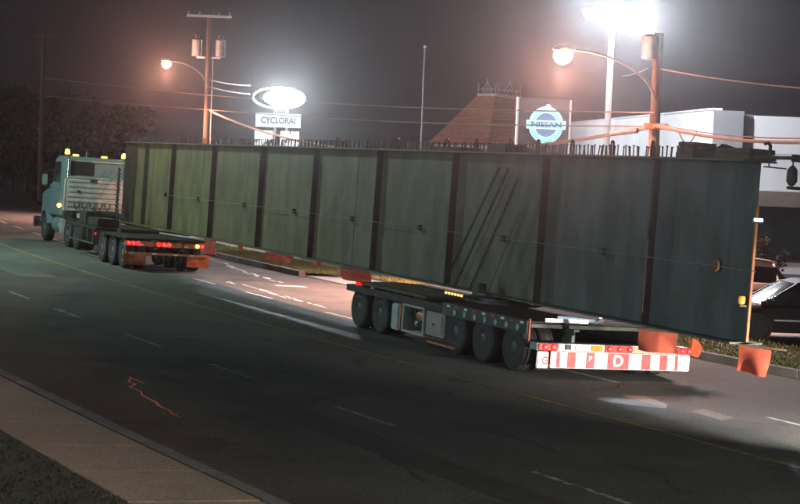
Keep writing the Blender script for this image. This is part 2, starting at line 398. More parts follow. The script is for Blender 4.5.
# far kerb in two runs, with the driveway opening between them
kerb_far = bpy.data.objects.new('kerb', None); COL.objects.link(kerb_far); kerb_far['kind'] = 'structure'
s = 23.6
while s < 75:
    pave_piece('kerb_stone', 7.45, 7.68, s, s + 2.97, -0.1, 0.15, M['kerb'], kerb_far, 0.004); s += 3.0
s = -24.0
while s < 9.5:
    pave_piece('kerb_stone', 7.72, 7.95, s, s + 2.97, -0.1, 0.14, M['kerb'], kerb_far, 0.004); s += 3.0
struct('driveway', strip(off(7.66), lambda s: cc(s) + 9.75, 9.0, 23.6, 1.0, 0.02, 3), M['pale_concrete'])
struct('path', strip(lambda s: max(cc(s) + 9.9, 6.6), lambda s: max(cc(s) + 11.6, 8.4), 33, 90, 2, 0.06, 2), M['pale_concrete'])
struct('parking_lot', strip(lambda s: 9.3, lambda s: 60, -45, 58, 4, 0.03, 6), M['lot'])
vb = struct('verge', strip(off(7.95), lambda s: 9.28, -24, 9.0, 1.0, 0.10, 2), M['soil'])
struct('verge', strip(lambda s: cc(s) + 9.76, lambda s: 9.28, 9.0, 23.6, 1.0, 0.07, 2), M['soil'])
struct('verge', strip(off(7.68), lambda s: max(cc(s) + 9.88, 6.58), 23.6, 80, 1.0, 0.10, 2), M['soil'])
struct('verge', strip(lambda s: -24, off(-9.26), -45, 60, 2, 0.108, 2), M['soil'])
def grass(label, regions, n, hgt, w, kind_mat):
    mb = MB()
    for _ in range(n):
        d0f, d1f, s0, s1, h = random.choice(regions)
        s = random.uniform(s0, s1); d = random.uniform(d0f(s), d1f(s))
        p = G(d, s, h); a = random.uniform(0, PI); q = Vector((math.cos(a), math.sin(a), 0)) * w
        t = Vector((random.gauss(0, 0.04), random.gauss(0, 0.04), hgt * random.uniform(0.5, 1.3)))
        mb.add([p - q, p + q, p + t], [(0, 1, 2)])
    o = obj('grass', mb, kind_mat); tag(o, label, 'grass', kind='stuff'); return o
grass('mown yellow-green grass on the verges past the far kerb', [(off(7.95), lambda s: 9.28, -16, 9.0, 0.10), (lambda s: cc(s) + 9.8, lambda s: 9.28, 9.0, 23.6, 0.07),
      (off(7.7), lambda s: max(cc(s) + 9.88, 6.58), 23.6, 60, 0.10), (off(7.7), lambda s: max(cc(s) + 9.88, 6.58), 23.6, 35, 0.10)], 60000, 0.075, 0.022, M['grass'])
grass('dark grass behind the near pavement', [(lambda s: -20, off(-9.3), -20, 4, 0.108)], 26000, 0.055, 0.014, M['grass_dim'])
# markings
def mark(name, d, s0, s1, w, m, h=0.004, parent=None):
    return struct(name, strip(lambda s: d(s) - w / 2, lambda s: d(s) + w / 2, s0, s1, 0.8, h), m)
mark('yellow_centre_line', off(0.0), -40, 110, 0.13, M['yellow_paint'])
def dashes(name, k, starts, ln, w, m):
    mb = MB()
    for s0 in starts:
        t = strip(off(k), off(k + w), s0, s0 + ln, 0.7, 0.004); mb.add(t.v, t.f)
    return struct(name, mb, m)
dashes('lane_marking', -3.92, [11.0 + 4.45 * i for i in range(1, 12)], 1.5, 0.10, M['worn_paint'])
dashes('lane_marking', -3.92, [11.0, 7.0, 2.2, -2.0, -6.3, -11.4, -16.0], 1.9, 0.10, M['worn_paint'])
dashes('lane_marking', 2.86, [18.2, 13.9, 8.7, 3.9, -1.3, -7.0], 1.9, 0.11, M['white_paint'])
dashes('lane_marking', 2.86, [26.5 + 5 * i for i in range(14)], 2.2, 0.13, M['white_paint'])
# worn white streaks and the bar on the far lanes
mb = MB()
def blob(mb, pts, w):
    for (s, d) in pts:
        for _ in range(3):
            a, b = s + random.gauss(0, 0.25), d + random.gauss(0, 0.05)
            l, ww = random.uniform(0.1, 0.42), w * random.uniform(0.35, 1.0)
            mb.add([G(b - ww, a - l, 0.004), G(b + ww * 0.6, a - l * 0.7, 0.004), G(b + ww, a + l, 0.004), G(b - ww * 0.5, a + l * 0.8, 0.004)], [(0, 1, 2, 3)])
blob(mb, [(18.96, 0.93), (18.0, 1.02), (16.8, 1.06), (16.2, 1.0), (15.6, 0.95), (14.9, 0.92), (14.1, 1.02), (13.5, 0.96), (12.9, 0.98), (12.3, 0.99), (30.5, 3.9), (29.0, 3.7), (27.4, 3.45), (26.2, 3.3), (25.1, 3.2), (23.9, 3.05), (22.9, 2.97), (22.1, 2.95), (21.4, 2.92), (20.3, 2.75)], 0.075)
struct('worn_marking', mb, M['white_paint'])
mb = MB(); mb.add([G(2.15, 18.55, 0.004), G(3.05, 18.55, 0.004), G(3.05, 18.95, 0.004), G(2.15, 18.95, 0.004)], [(0, 1, 2, 3)])
struct('white_bar_marking', mb, M['white_paint'])
# orange survey line on the near lane
mb = MB(); pts = [(-2.1, -7.2), (-2.5, -7.34), (-2.75, -7.30), (-3.1, -7.48), (-3.5, -7.43), (-3.9, -7.52), (-4.5, -7.50), (-4.9, -7.56), (-5.2, -7.52), (-5.6, -7.57), (-5.8, -7.54)]
pts = [(s, d - 0.28) for s, d in pts]
for (a, b) in zip(pts, pts[1:]):
    w = random.uniform(0.014, 0.024)
    mb.add([G(a[1] - w, a[0], .005), G(a[1] + w, a[0], .005), G(b[1] + w, b[0], .005), G(b[1] - w, b[0], .005)], [(0, 1, 2, 3)])
mb.add([G(-7.5, -2.0, .005), G(-7.46, -2.0, .005), G(-7.42, -2.7, .005), G(-7.46, -2.7, .005)], [(0, 1, 2, 3)])
struct('survey_marking', mb, M['orange_paint'])
# repairs in the road
def patch(name, pts, m):
    mb = MB(); mb.add([G(d, s, 0.003) for s, d in pts], [tuple(range(len(pts)))]); struct(name, mb, m)
patch('road_patch', [(-3.0, -0.6), (-2.5, 0.15), (-2.9, 0.75), (-3.9, 0.55), (-4.4, 0.2), (-3.8, -0.4)], M['pale_patch'])
patch('road_patch', [(-4.6, 0.5), (-4.3, 0.95), (-5.2, 0.9), (-5.5, 0.45)], M['pale_patch'])
patch('road_patch', [(4.5, -1.6), (16.0, -2.2), (16.0, -1.35), (4.5, -0.75)], M['patch'])
patch('road_patch', [(-12.0, -5.9), (-1.0, -6.9), (-1.0, -6.2), (-12.0, -5.3)], M['patch'])
patch('road_patch', [(18, -5.2), (24, -5.3), (24, -4.2), (18, -4.1)], M['patch'])
mb = MB()
for k in range(16):                                   # sealed cracks
    s = random.uniform(-13, 30); d = cc(s) + random.uniform(-7, 1.5); a = random.uniform(-0.5, 0.5); cr = []
    for i in range(9):
        cr.append((s, d)); s += 0.35 * math.cos(a); d += 0.35 * math.sin(a) * (1 if k % 3 else 3); a += random.gauss(0, 0.5)
    for p, q in zip(cr, cr[1:]):
        w = random.uniform(0.012, 0.03)
        mb.add([G(p[1] - w, p[0], .005), G(p[1] + w, p[0], .005), G(q[1] + w, q[0], .005), G(q[1] - w, q[0], .005)], [(0, 1, 2, 3)])
o = struct('road_cracks', mb, M['patch'])

# ------------------------------------------------------------------ the plate girder (local frame: x across, y along, z up)
GB, GT, DW = 1.06, 3.86, 1.30
S0, S1 = -4.76, 31.9
girder = thing('steel_girder', 'huge grey-green steel plate girder with dark upright stiffeners carried lengthwise along the road', 'girder', L(0, 0, 0), TRUCK)
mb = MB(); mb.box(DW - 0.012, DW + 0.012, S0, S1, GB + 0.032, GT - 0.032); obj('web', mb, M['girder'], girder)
mb = MB(); mb.box(DW - 0.30, DW + 0.30, S0, S1, GT - 0.03, GT); obj('top_flange', mb, M['girder_edge'], girder)
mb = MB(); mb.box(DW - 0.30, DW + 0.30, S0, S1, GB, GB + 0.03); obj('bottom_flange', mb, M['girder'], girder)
stiff_s = [-2.0, 1.8, 5.72, 9.74, 13.82, 17.92, 22.3, 26.6, 29.8, 31.3]
for sgn in (-1, 1):
    mb = MB(); x0, x1 = sorted((DW + sgn * 0.013, DW + sgn * 0.165)); mb.box(x0, x1, -0.013, 0.013, GB + 0.033, GT - 0.033)
    me = mb.mesh('stiffener', M['stiff'])
    for s in stiff_s: obj('stiffener', me, None, girder, loc=(0, s, 0))
mb = MB(); mb.box(DW - 0.025, DW + 0.016, S0 - 0.035, S0 - 0.002, GB + 0.04, GT - 0.7); obj('end_edge', mb, M['orange_edge'], girder)
mb = MB(); mb.box(DW - 0.285, DW + 0.285, S1 + 0.002, S1 + 0.026, GB, GT); obj('end_plate', mb, M['stiff'], girder)
mb = MB(); mb.box(DW - 0.10, DW - 0.013, -0.07, 0.07, -0.06, 0.06); me = mb.mesh('web_bracket', M['stiff'], 0.01)
for s in [27.4, 23.8, 19.4, 15.3, 11.3, 7.4, 3.4, -0.4]: obj('web_bracket', me, None, girder, loc=(0, s, 2.19))
mb = MB(); mb.lathe([(0.10, 0), (0.10, 0.05), (0.06, 0.08), (0.002, 0.08)], 14, 'x', (0, 0, 0)); me = mb.mesh('web_bracket', M['rust'])
o = obj('web_bracket', me, None, girder, loc=(DW - 0.1, -3.9, 2.2)); 
# splice lines and a vertical weld seam on the web
mb = MB(); mb.box(DW - 0.020, DW - 0.012, -0.02, 0.02, GB + 0.04, GT - 0.04); me = mb.mesh('weld_seam', M['girder_edge'])
for s in [-1.75, 11.2, 23.6]: obj('weld_seam', me, None, girder, loc=(0, s, 0))
# shear studs in rows along the top flange
mb = MB(); mb.lathe([(0.013, 0), (0.013, 0.165), (0.022, 0.168), (0.022, 0.185), (0.004, 0.186)], 6)
stud = mb.mesh('shear_stud', M['stiff'])
sidx = 0
s = -3.0
while s < 20.5:
    for x in (-0.2, 0.02, 0.21):
        if sidx < 285 and random.random() < 0.93:
            o = obj('shear_stud', stud, None, girder, loc=(DW + x, s + random.uniform(-0.03, 0.03), GT))
            o.rotation_euler = (random.gauss(0, 0.06), random.gauss(0, 0.06), 0); sidx += 1
    s += 0.26
mb = MB()
for s in [20.7 + 0.4 * i for i in range(28)]:
    for x in (-0.2, 0.21): mb.lathe([(0.013, 0), (0.013, 0.16), (0.02, 0.163), (0.02, 0.18)], 5, 'z', (DW + x, s, GT))
tag(obj('shear_studs', mb, M['stiff'], girder), kind='stuff')
mb = MB(); mb.tube([(0, 0, 0), (0, 0, 0.18), (0.02, 0.02, 0.235), (0.06, 0.05, 0.25), (0.10, 0.09, 0.235), (0.12, 0.11, 0.17), (0.12, 0.11, 0)], 0.022, 6)
hoop = mb.mesh('lifting_loop', M['stiff'])
for s in [-2.9, -2.0, -0.7, 0.7, 2.0, 3.1, 4.6, 6.0, 8.6, 12.2, 16.6, 21.0, 25.3, 28.8, 31.4]: obj('lifting_loop', hoop, None, girder, loc=(DW - 0.22, s, GT))

# timber packs and clutter on the girder's top at the near end
def timber(label, s, n, dz=0.0, ln=0.9):
    t = thing('timber_stack', label, 'timber', L(DW, s, GT), TRUCK, 'timber stacks on the girder')
    for i in range(n):
        mb = MB(); mb.box(-0.26 + 0.02 * i, 0.24 - 0.01 * i, -ln / 2 + 0.03 * i, ln / 2, 0.002 + i * 0.085, 0.082 + i * 0.085)
        obj('plank', mb, M['timber'], t, 0.006)
timber('two-layer timber stack nearest the lamp bar on the girder top', -4.35, 2, 0, 0.95)
timber('three-layer timber stack on the girder top, third from its near end', -3.05, 3, 0, 0.5)
timber('flat two-plank timber pack on the girder top right under the utility pole', 3.6, 2, 0, 0.8)
timber('low timber pack on the girder top below the pyramid roof', 5.9, 1, 0, 1.4)
tb = thing('tarpaulin_roll', 'dark bundled tarpaulin strapped on the girder top near its end', 'tarpaulin', L(DW, -3.75, GT), TRUCK)
mb = MB(); mb.tube([(-0.05, -0.34, 0.09), (-0.02, -0.15, 0.12), (-0.03, 0.1, 0.10), (-0.05, 0.3, 0.08)], 0.10, 9); obj('roll', mb, M['chassis'], tb, smooth=True)
mb = MB(); mb.tube([(-0.04, -0.1, 0.11), (-0.04, -0.06, 0.11)], 0.13, 10); obj('strap', mb, M['rust'], tb)

# outrigger bar at the near end, with the lantern that hangs from it
bar = thing('outrigger_bar', 'dark bar with an upright hoop sticking out past the near end of the girder', 'bar', L(DW, S0, GT), TRUCK)
mb = MB(); mb.box(-0.20, -0.11, -1.05, 1.3, 0.012, 0.062); obj('beam', mb, M['stiff'], bar, 0.006)
mb = MB(); mb.tube([(-0.15, -0.42, 0.062), (-0.15, -0.42, 0.21), (-0.15, -0.36, 0.255), (-0.15, -0.28, 0.24)], 0.026, 7); obj('hoop', mb, M['stiff'], bar, smooth=True)
mb = MB(); mb.box(-0.23, -0.08, -1.1, -1.052, -0.02, 0.09); obj('end_cap', mb, M['stiff'], bar, 0.006)
mb = MB(); mb.tube([(-0.15, -0.3, -0.10), (-0.15, -0.85, -0.12)], 0.012, 6).tube([(-0.15, -0.42, 0.01), (-0.15, -0.42, -0.11)], 0.012, 6); obj('brace', mb, M['stiff'], bar)
lan = thing('hanging_lantern', 'small dark lantern hanging from the bar past the girder end', 'lantern', L(DW - 0.15, S0 - 1.0, GT - 0.02), TRUCK)
mb = MB(); mb.lathe([(0.02, -0.05), (0.05, -0.08), (0.075, -0.12), (0.08, -0.28), (0.05, -0.33), (0.02, -0.35)], 12); obj('body', mb, M['stiff'], lan, smooth=True)
mb = MB(); mb.tube([(0, 0, 0), (0, 0, -0.06)], 0.012, 6); obj('hook', mb, M['stiff'], lan)
mb = MB(); mb.box(-0.04, 0.14, -0.07, 0.07, -0.40, -0.352); obj('base', mb, M['stiff'], lan, 0.01)

# small marker lamps on the girder's near end
ml = thing('marker_lamp', 'small amber marker lamp clipped beside the orange edge of the girder end', 'lamp', L(DW - 0.06, S0 + 0.02, 1.66), TRUCK)
mb = MB(); mb.lathe([(0.02, 0.0), (0.055, 0.02), (0.06, 0.10), (0.05, 0.13), (0.01, 0.14)], 12, 'z', (-0.07, 0, 0)); obj('lens', mb, M['amber_dim'], ml, smooth=True)
mb = MB(); mb.box(-0.13, -0.001, -0.05, 0.05, -0.03, 0.0); obj('bracket', mb, M['chassis'], ml, 0.004)
cl = thing('marker_lamp', 'tiny cyan-white lamp glowing high on the girder end edge', 'lamp', L(DW - 0.06, S0 - 0.07, 2.96), TRUCK)
mb = MB(); mb.box(-0.02, 0.13, -0.02, 0.02, -0.025, 0.025); obj('lens', mb, M['cyan_light'], cl, 0.008)
mb = MB(); mb.box(-0.04, 0.15, 0.021, 0.04, -0.05, 0.04); obj('bracket', mb, M['chassis'], cl, 0.004)

# thin rope strung along the stiffeners at mid height
mb = MB(); pts = []
for i in range(121):
    s = -5.1 + (26.6 + 5.1) * i / 120
    pts.append(L(DW - 0.18, s, 2.20 - 0.012 * math.sin(s * 1.61) ** 2))
mb.tube(pts, 0.006, 5); tag(obj('rope', mb, M['rope']), 'thin pale rope strung along the girder at half its height', 'rope')

# load chains from the girder down to the trailers
def chain(label, a, b, link=0.10, r=0.014):
    a, b = Vector(a), Vector(b); n = int((b - a).length / (link * 0.72)); mb = MB()
    t = (b - a).normalized(); p1 = t.orthogonal().normalized(); p2 = t.cross(p1)
    for i in range(n):
        c = a.lerp(b, (i + 0.5) / n); q = p1 if i % 2 else p2
        pts = [c + t * math.cos(w) * link * 0.5 + q * math.sin(w) * link * 0.32 for w in [2 * PI * k / 6 for k in range(7)]]
        mb.tube(pts, r, 4)
    return tag(obj('load_chain', mb, M['chain']), label, 'chain', 'load chains on the girder')
chain('taut dark chain slanting across the third girder panel, upper of three', L(DW - 0.33, 3.25, 3.55), L(DW - 0.45, 5.1, 1.12), 0.085, 0.011)
chain('taut dark chain slanting across the third girder panel, middle of three', L(DW - 0.33, 2.85, 3.55), L(DW - 0.45, 4.6, 1.12), 0.085, 0.011)
chain('taut dark chain slanting across the third girder panel, lowest of three', L(DW - 0.33, 2.45, 3.35), L(DW - 0.45, 3.9, 1.12), 0.085, 0.011)

# red warning flags hanging below the girder
def flag(label, s, w, h, stick=0.0, sway=0.12, top=GB, d=DW - 0.31, tilt=0.0, yaw=0.3):
    f = thing('warning_flag', label, 'flag', L(d, s, top), TRUCK @ Matrix.Rotation(yaw, 3, 'Z'), 'red warning flags on the girder')
    n, m_ = 8, 7; mb = MB(); ph = random.uniform(0, 6)
    for k in (0.0, 0.006):
        for j in range(m_ + 1):
            for i in range(n + 1):
                y = -w / 2 + w * i / n; z = -h * j / m_ - 0.02 + tilt * y
                mb.v.append((sway * math.sin(ph + 5 * i / n + 1.7 * j / m_) * (j / m_) + k, y + 0.07 * w * (j / m_) * math.sin(ph), z))
    q0 = (n + 1) * (m_ + 1)
    for j in range(m_):
        for i in range(n):
            q = j * (n + 1) + i
            mb.f.append((q, q + 1, q + n + 2, q + n + 1)); mb.f.append((q0 + q, q0 + q + n + 1, q0 + q + n + 2, q0 + q + 1))
    rim_ = [i for i in range(n + 1)] + [(j + 1) * (n + 1) - 1 for j in range(1, m_ + 1)] + [m_ * (n + 1) + i for i in range(n - 1, -1, -1)] + [j * (n + 1) for j in range(m_ - 1, 0, -1)]
    for a, b in zip(rim_, rim_[1:] + rim_[:1]): mb.f.append((a, b, b + q0, a + q0))
    obj('cloth', mb, M['flag'], f, smooth=True)
    mb = MB(); mb.box(-0.014, 0.018, -w / 2 - 0.03 - stick, w / 2 + 0.03, -0.018, 0.012); obj('batten', mb, M['timber'], f, 0.004)
flag('red mesh flag hanging beside the far trailer bumper, under the girder', 21.4, 0.55, 0.40)
flag('red mesh flag hanging over the grass left of midspan under the girder', 15.4, 1.2, 0.18)
flag('square red mesh flag hanging over the driveway under the girder middle', 10.2, 1.05, 0.26)
flag('red mesh flag hanging right above the striped bumper board', -2.95, 0.62, 0.33, d=DW - 0.42, yaw=0.7)
flag('large red mesh flag on a batten at the near end of the girder', -5.0, 0.52, 0.40, 0.2, tilt=0.05, d=DW, yaw=0.55)
mb = MB(); mb.box(-0.06, 0.06, -0.08, 0.08, -0.14, 0); me = mb.mesh('chain_shackle', M['orange_pipe'], 0.012)
for s, lb in ((19.0, 'small rusty clamp under the girder between the two left flags'), (12.9, 'small rusty clamp under the girder just left of the square red flag')):
    o = obj('beam_clamp', me, None, loc=L(DW - 0.2, s, GB)); o.rotation_euler = TRUCK.to_euler(); tag(o, lb, 'clamp', 'clamps under the girder')

# ------------------------------------------------------------------ wheels
def tyre_mesh(r, w):
    mb = MB(); h = w / 2
    prof = [(r * 0.56, -h * 0.82), (r * 0.75, -h), (r * 0.93, -h * 0.96), (r * 0.985, -h * 0.80), (r, -h * 0.55), (r * 0.975, -h * 0.50), (r * 0.975, -h * 0.40), (r, -h * 0.36), (r, h * 0.36), (r * 0.975, h * 0.40), (r * 0.975, h * 0.50), (r, h * 0.55), (r * 0.985, h * 0.80), (r * 0.93, h * 0.96), (r * 0.75, h), (r * 0.56, h * 0.82)]
    mb.lathe(prof, 28, 'x'); return mb.mesh('tyre', M['rubber'], smooth=True)
def rim_mesh(r, w, m):
    mb = MB(); h = w / 2
    prof = [(r * 0.57, h * 0.7), (r * 0.57, -h * 0.86), (r * 0.52, -h * 0.88), (r * 0.50, -h * 0.4), (r * 0.30, -h * 0.25), (r * 0.28, -h * 0.65), (r * 0.20, -h * 0.85), (r * 0.05, -h * 0.9)]
    mb.lathe(prof, 22, 'x')
    for k in range(8):
        a = 2 * PI * k / 8
        mb.lathe([(0.016, -h * 0.50), (0.016, -h * 0.20)], 6, 'x', (0, math.cos(a) * r * 0.38, math.sin(a) * r * 0.38))
    return mb.mesh('rim', m, smooth=True)
WM = {}
def wheel(parent, d, s, r, w, rimmat, flip=False):
    key = (r, w, rimmat)
    if key not in WM: WM[key] = (tyre_mesh(r, w), rim_mesh(r, w, M[rimmat]))
    o = obj('wheel', WM[key][1], None, parent, loc=(d, s, r))
    if flip: o.rotation_euler = (0, 0, PI)
    obj('tyre', WM[key][0], None, o)
    return o

# ------------------------------------------------------------------ rear dolly under the near half of the girder
RD = thing('load_trailer', 'low wide steerable load trailer with a red and white striped rear board', 'trailer', L(0, 0, 0), TRUCK, 'load trailers under the girder')
X0, X1 = -0.2, 2.85
for s in (0.0, 1.2, 2.35, 5.95, 7.1):
    for x, fl in ((-0.02, False), (0.30, True), (2.35, False), (2.67, True)):
        wheel(RD, x, s, 0.43, 0.28, 'rim_dark', fl)
    mb = MB(); mb.tube([(-0.05, s, 0.43), (2.7, s, 0.43)], 0.07, 10); obj('axle', mb, M['chassis'], RD)
for x in (0.52, 2.0):
    mb = MB(); mb.box(x, x + 0.22, -0.7, 7.9, 0.52, 0.56).box(x + 0.08, x + 0.14, -0.7, 7.9, 0.561, 0.779).box(x, x + 0.22, -0.7, 7.9, 0.78, 0.82); obj('main_beam', mb, M['chassis_green'], RD)
for s in (-0.55, 0.6, 1.8, 3.0, 4.2, 5.3, 6.5, 7.6):
    mb = MB(); mb.box(X0 + 0.05, X1 - 0.05, s - 0.05, s + 0.05, 0.822, 0.885); obj('cross_member', mb, M['chassis'], RD)
mb = MB(); mb.box(X0, X0 + 0.05, -0.55, 2.9, 0.70, 0.93).box(X1 - 0.05, X1, -0.55, 2.9, 0.70, 0.93); obj('side_rail', mb, M['chassis_green'], RD, 0.008)
mb = MB(); mb.box(X0, X0 + 0.05, 2.92, 7.75, 0.74, 0.88).box(X1 - 0.05, X1, 2.92, 7.75, 0.74, 0.88); obj('side_rail', mb, M['chassis'], RD, 0.008)
for i in range(9):
    mb = MB(); mb.box(X0 - 0.012, X0 - 0.002, -0.42 + i * 0.37, -0.30 + i * 0.37, 0.865, 0.905); obj('reflector', mb, M['red_refl' if i % 2 else 'white_refl'], RD)
for i in range(7):
    mb = MB(); mb.lathe([(0.055, 0), (0.05, 0.03), (0.01, 0.035)], 10, 'x', (X0 - 0.034, -0.25 + 0.42 * i, 0.79)); obj('rivet_cap', mb, M['palegreen'], RD)
for i in range(6):                                        # deck plates and timbers
    s = -0.5 + i * 0.58
    mb = MB(); mb.box(X0 + 0.06, X1 - 0.06, s, s + 0.55, 0.888, 0.925); obj('deck_plate', mb, M['deck'], RD, 0.005)
for i in range(7):
    x = 0.0 + i * 0.38
    mb = MB(); mb.box(x, x + 0.35, 4.1, 7.7, 0.888, 0.945 + 0.008 * (i % 3)); obj('plank', mb, M['timber'], RD, 0.008)
for (xa, ya), (xb, yb) in (((0.72, 0.05), (1.28, -0.62)), ((1.75, 0.25), (1.08, -0.66)), ((0.12, -0.58), (0.92, -0.66))):  # bars added on the deck to give the floodlight's bright streaks
    a_ = Vector((xa, ya, 0)); b_ = Vector((xb, yb, 0)); n_ = (b_ - a_).normalized().cross(Vector((0, 0, 1))) * 0.026
    mb = MB(); mb.add([a_ - n_ + Vector((0, 0, z)) for z in (0.93,)] + [a_ + n_ + Vector((0, 0, 0.93)), b_ + n_ + Vector((0, 0, 0.93)), b_ - n_ + Vector((0, 0, 0.93)), a_ - n_ + Vector((0, 0, 0.99)), a_ + n_ + Vector((0, 0, 0.99)), b_ + n_ + Vector((0, 0, 0.99)), b_ - n_ + Vector((0, 0, 0.99))],
        [(3, 2, 1, 0), (4, 5, 6, 7), (0, 1, 5, 4), (1, 2, 6, 5), (2, 3, 7, 6), (3, 0, 4, 7)]); obj('glint_bar', mb, M['glint_steel'], RD, 0.006)
mb = MB(); mb.lathe([(0.75, 0.93), (0.75, 0.98), (0.62, 0.985), (0.62, 1.02), (0.01, 1.02)], 26, 'z', (DW, 3.3, 0)); obj('turntable', mb, M['chassis'], RD, smooth=True)
mb = MB(); mb.box(DW - 1.0, DW + 1.0, 3.1, 3.5, 1.022, 1.056); obj('bolster', mb, M['chassis_green'], RD, 0.006)
for x in (DW - 0.62, DW + 0.44):
    mb = MB(); mb.box(x, x + 0.16, 3.15, 3.45, 1.058, 1.30); obj('bolster_post', mb, M['chassis'], RD, 0.01)
for i in range(6):
    mb = MB(); mb.box(DW - 1.02, DW - 1.003, 3.05 + 0.14 * i, 3.12 + 0.14 * i, 1.03, 1.075); obj('marker', mb, M['yellow_refl'], RD)
# equipment between the two bogies
mb = MB(); mb.box(X0 + 0.02, 0.46, 2.78, 3.62, 0.24, 0.70); eq = obj('tool_box', mb, M['beige'], RD, 0.02)
mb = MB(); mb.box(X0 + 0.0, X0 + 0.018, 2.86, 3.54, 0.30, 0.64); obj('door', mb, M['beige'], eq, 0.004)
mb = MB(); mb.box(X0 - 0.02, X0 - 0.002, 3.17, 3.25, 0.45, 0.49); obj('latch', mb, M['chassis'], eq)
pk = MB(); pk.box(X0, X0 + 0.06, 3.68, 3.74, 0.18, 0.74).box(X0, X0 + 0.06, 4.66, 4.72, 0.18, 0.74).box(X0, X0 + 0.06, 3.742, 4.658, 0.18, 0.23).box(X0, X0 + 0.06, 3.742, 4.658, 0.70, 0.74)
pw = obj('power_pack', pk, M['palegreen'], RD, 0.006)
mb = MB(); mb.box(0.06, 0.42, 3.76, 4.64, 0.25, 0.69); obj('engine_block', mb, M['chassis'], pw, 0.02)
mb = MB(); mb.lathe([(0.11, 0), (0.11, 0.3), (0.05, 0.32)], 14, 'y', (X0 + 0.14, 3.80, 0.55)); obj('filter', mb, M['orange_pipe'], pw, smooth=True)
mb = MB(); mb.tube([(X0 + 0.1, 4.2, 0.3), (X0 + 0.05, 4.3, 0.42), (X0 + 0.1, 4.5, 0.5), (X0 + 0.14, 4.55, 0.65)], 0.03, 8); obj('hose', mb, M['rubber'], pw, smooth=True)
mb = MB(); mb.lathe([(0.06, 0), (0.06, 0.2)], 12, 'y', (X0 + 0.12, 4.12, 0.38)); obj('pump', mb, M['galv'], pw)
mb = MB(); mb.box(X0 + 0.01, 0.42, 4.92, 5.28, 0.17, 0.70); obj('hydraulic_tank', mb, M['palegreen'], RD, 0.025)
mb = MB(); mb.box(X0, X0 + 0.03, 4.78, 4.86, 0.2, 0.72); obj('guard_strip', mb, M['orange_pipe'], RD, 0.004)
mb = MB(); mb.box(X0, X0 + 0.04, 2.2, 3.5, 0.10, 0.14); obj('guard_rail', mb, M['orange_pipe'], RD, 0.004)
mb = MB(); mb.box(X0 - 0.03, X0 - 0.004, -0.68, -0.62, 0.56, 0.98); obj('corner_post', mb, M['redsteel'], RD, 0.004)
mb = MB(); mb.box(X0 + 0.1, X0 + 0.25, 7.45, 7.5, 0.87, 0.93); obj('marker_light', mb, M['dim_red'], RD)
for s in (0.6, 1.78, 6.5):
    mb = MB(); mb.lathe([(0.13, -0.12), (0.15, -0.05), (0.15, 0.05), (0.13, 0.12)], 14, 'z', (0.62, s, 0.44)); obj('air_spring', mb, M['rubber'], RD, smooth=True)
# rear board
YB = -1.0
mb = MB(); mb.box(-0.21, 2.84, YB + 0.03, YB + 0.30, 0.475, 0.60); obj('light_beam', mb, M['galv'], RD, 0.008)
mb = MB(); mb.box(0.05, 2.84, YB, YB + 0.028, 0.185, 0.47); bd = obj('rear_board', mb, M['sign_white'], RD, 0.012)
mb = MB(); mb.box(-0.215, 0.015, YB, YB + 0.028, 0.175, 0.465); bd2 = obj('rear_panel', mb, M['sign_white'], RD, 0.03)
def bx(px): return -0.20 + (px - 538) * 0.02007
for a, b in ((556, 559.3), (566.5, 574.5), (585, 593), (606, 627.3), (640, 649), (658.5, 666), (674, 677)):
    mb = MB(); mb.box(bx(a), bx(b), YB - 0.004, YB - 0.0005, 0.195, 0.462); obj('red_stripe', mb, M['sign_red'], bd)
text('letter', 'D', 0.28, M['sign_white'], bd, (bx(616.5), YB - 0.006, 0.325), (PI / 2, 0, 0), 0.001, 0.008)
mb = MB()
mb.box(bx(587.5), bx(588.7), YB - 0.0065, YB - 0.0045, 0.33, 0.41).box(bx(588.8), bx(590.5), YB - 0.0065, YB - 0.0045, 0.35, 0.40); obj('worn_letter', mb, M['sign_white'], bd)
mb = MB()
for k in range(20):
    a0, a1 = 2 * PI * k / 22, 2 * PI * (k + 1) / 22
    cx, cz = bx(545.5), 0.31
    q = [(cx + r_ * math.cos(a), YB - 0.003, cz + r_ * math.sin(a)) for a in (a0, a1) for r_ in (0.045, 0.068)]
    mb.add(q, [(0, 1, 3, 2)])
mb.box(bx(545.2), bx(548), YB - 0.004, YB - 0.002, 0.30, 0.32); obj('ring_emblem', mb, M['sign_red'], bd2)
def tail(parent, x, z, y, r=0.055, core=True, m='red_light'):
    mb = MB(); mb.lathe([(r, 0.03), (r, 0.0), (r * 0.8, -0.018), (r * 0.3, -0.026)], 14, 'y', (x, y, z)); o = obj('tail_light', mb, M[m], parent, smooth=True)
    if core:
        mb = MB(); mb.lathe([(r * 0.36, -0.02), (r * 0.25, -0.030), (0.003, -0.032)], 10, 'y', (x, y, z)); obj('bulb', mb, M['red_core'], o)
    return o
mb = MB(); mb.box(bx(538), bx(557.5), YB + 0.0, YB + 0.029, 0.475, 0.605); obj('lamp_housing', mb, M['redsteel'], RD, 0.02)
for px in (544.5, 552.5): tail(RD, bx(px), 0.54, YB - 0.028, 0.056)
mb = MB(); mb.box(bx(603), bx(631), YB + 0.004, YB + 0.029, 0.48, 0.60); obj('lamp_housing', mb, M['redsteel'], RD, 0.01)
for px in (607, 617, 627): tail(RD, bx(px), 0.54, YB - 0.024, 0.048, True, 'dim_red')
mb = MB(); mb.box(bx(676), bx(691), YB + 0.004, YB + 0.029, 0.48, 0.60); obj('lamp_housing', mb, M['redsteel'], RD, 0.01)
for px in (680.5, 687.5): tail(RD, bx(px), 0.54, YB - 0.024, 0.05, True, 'dim_red')
mb = MB(); mb.box(bx(574), bx(584), YB + 0.01, YB + 0.029, 0.495, 0.565); obj('number_plate', mb, M['sign_white'], RD, 0.004)
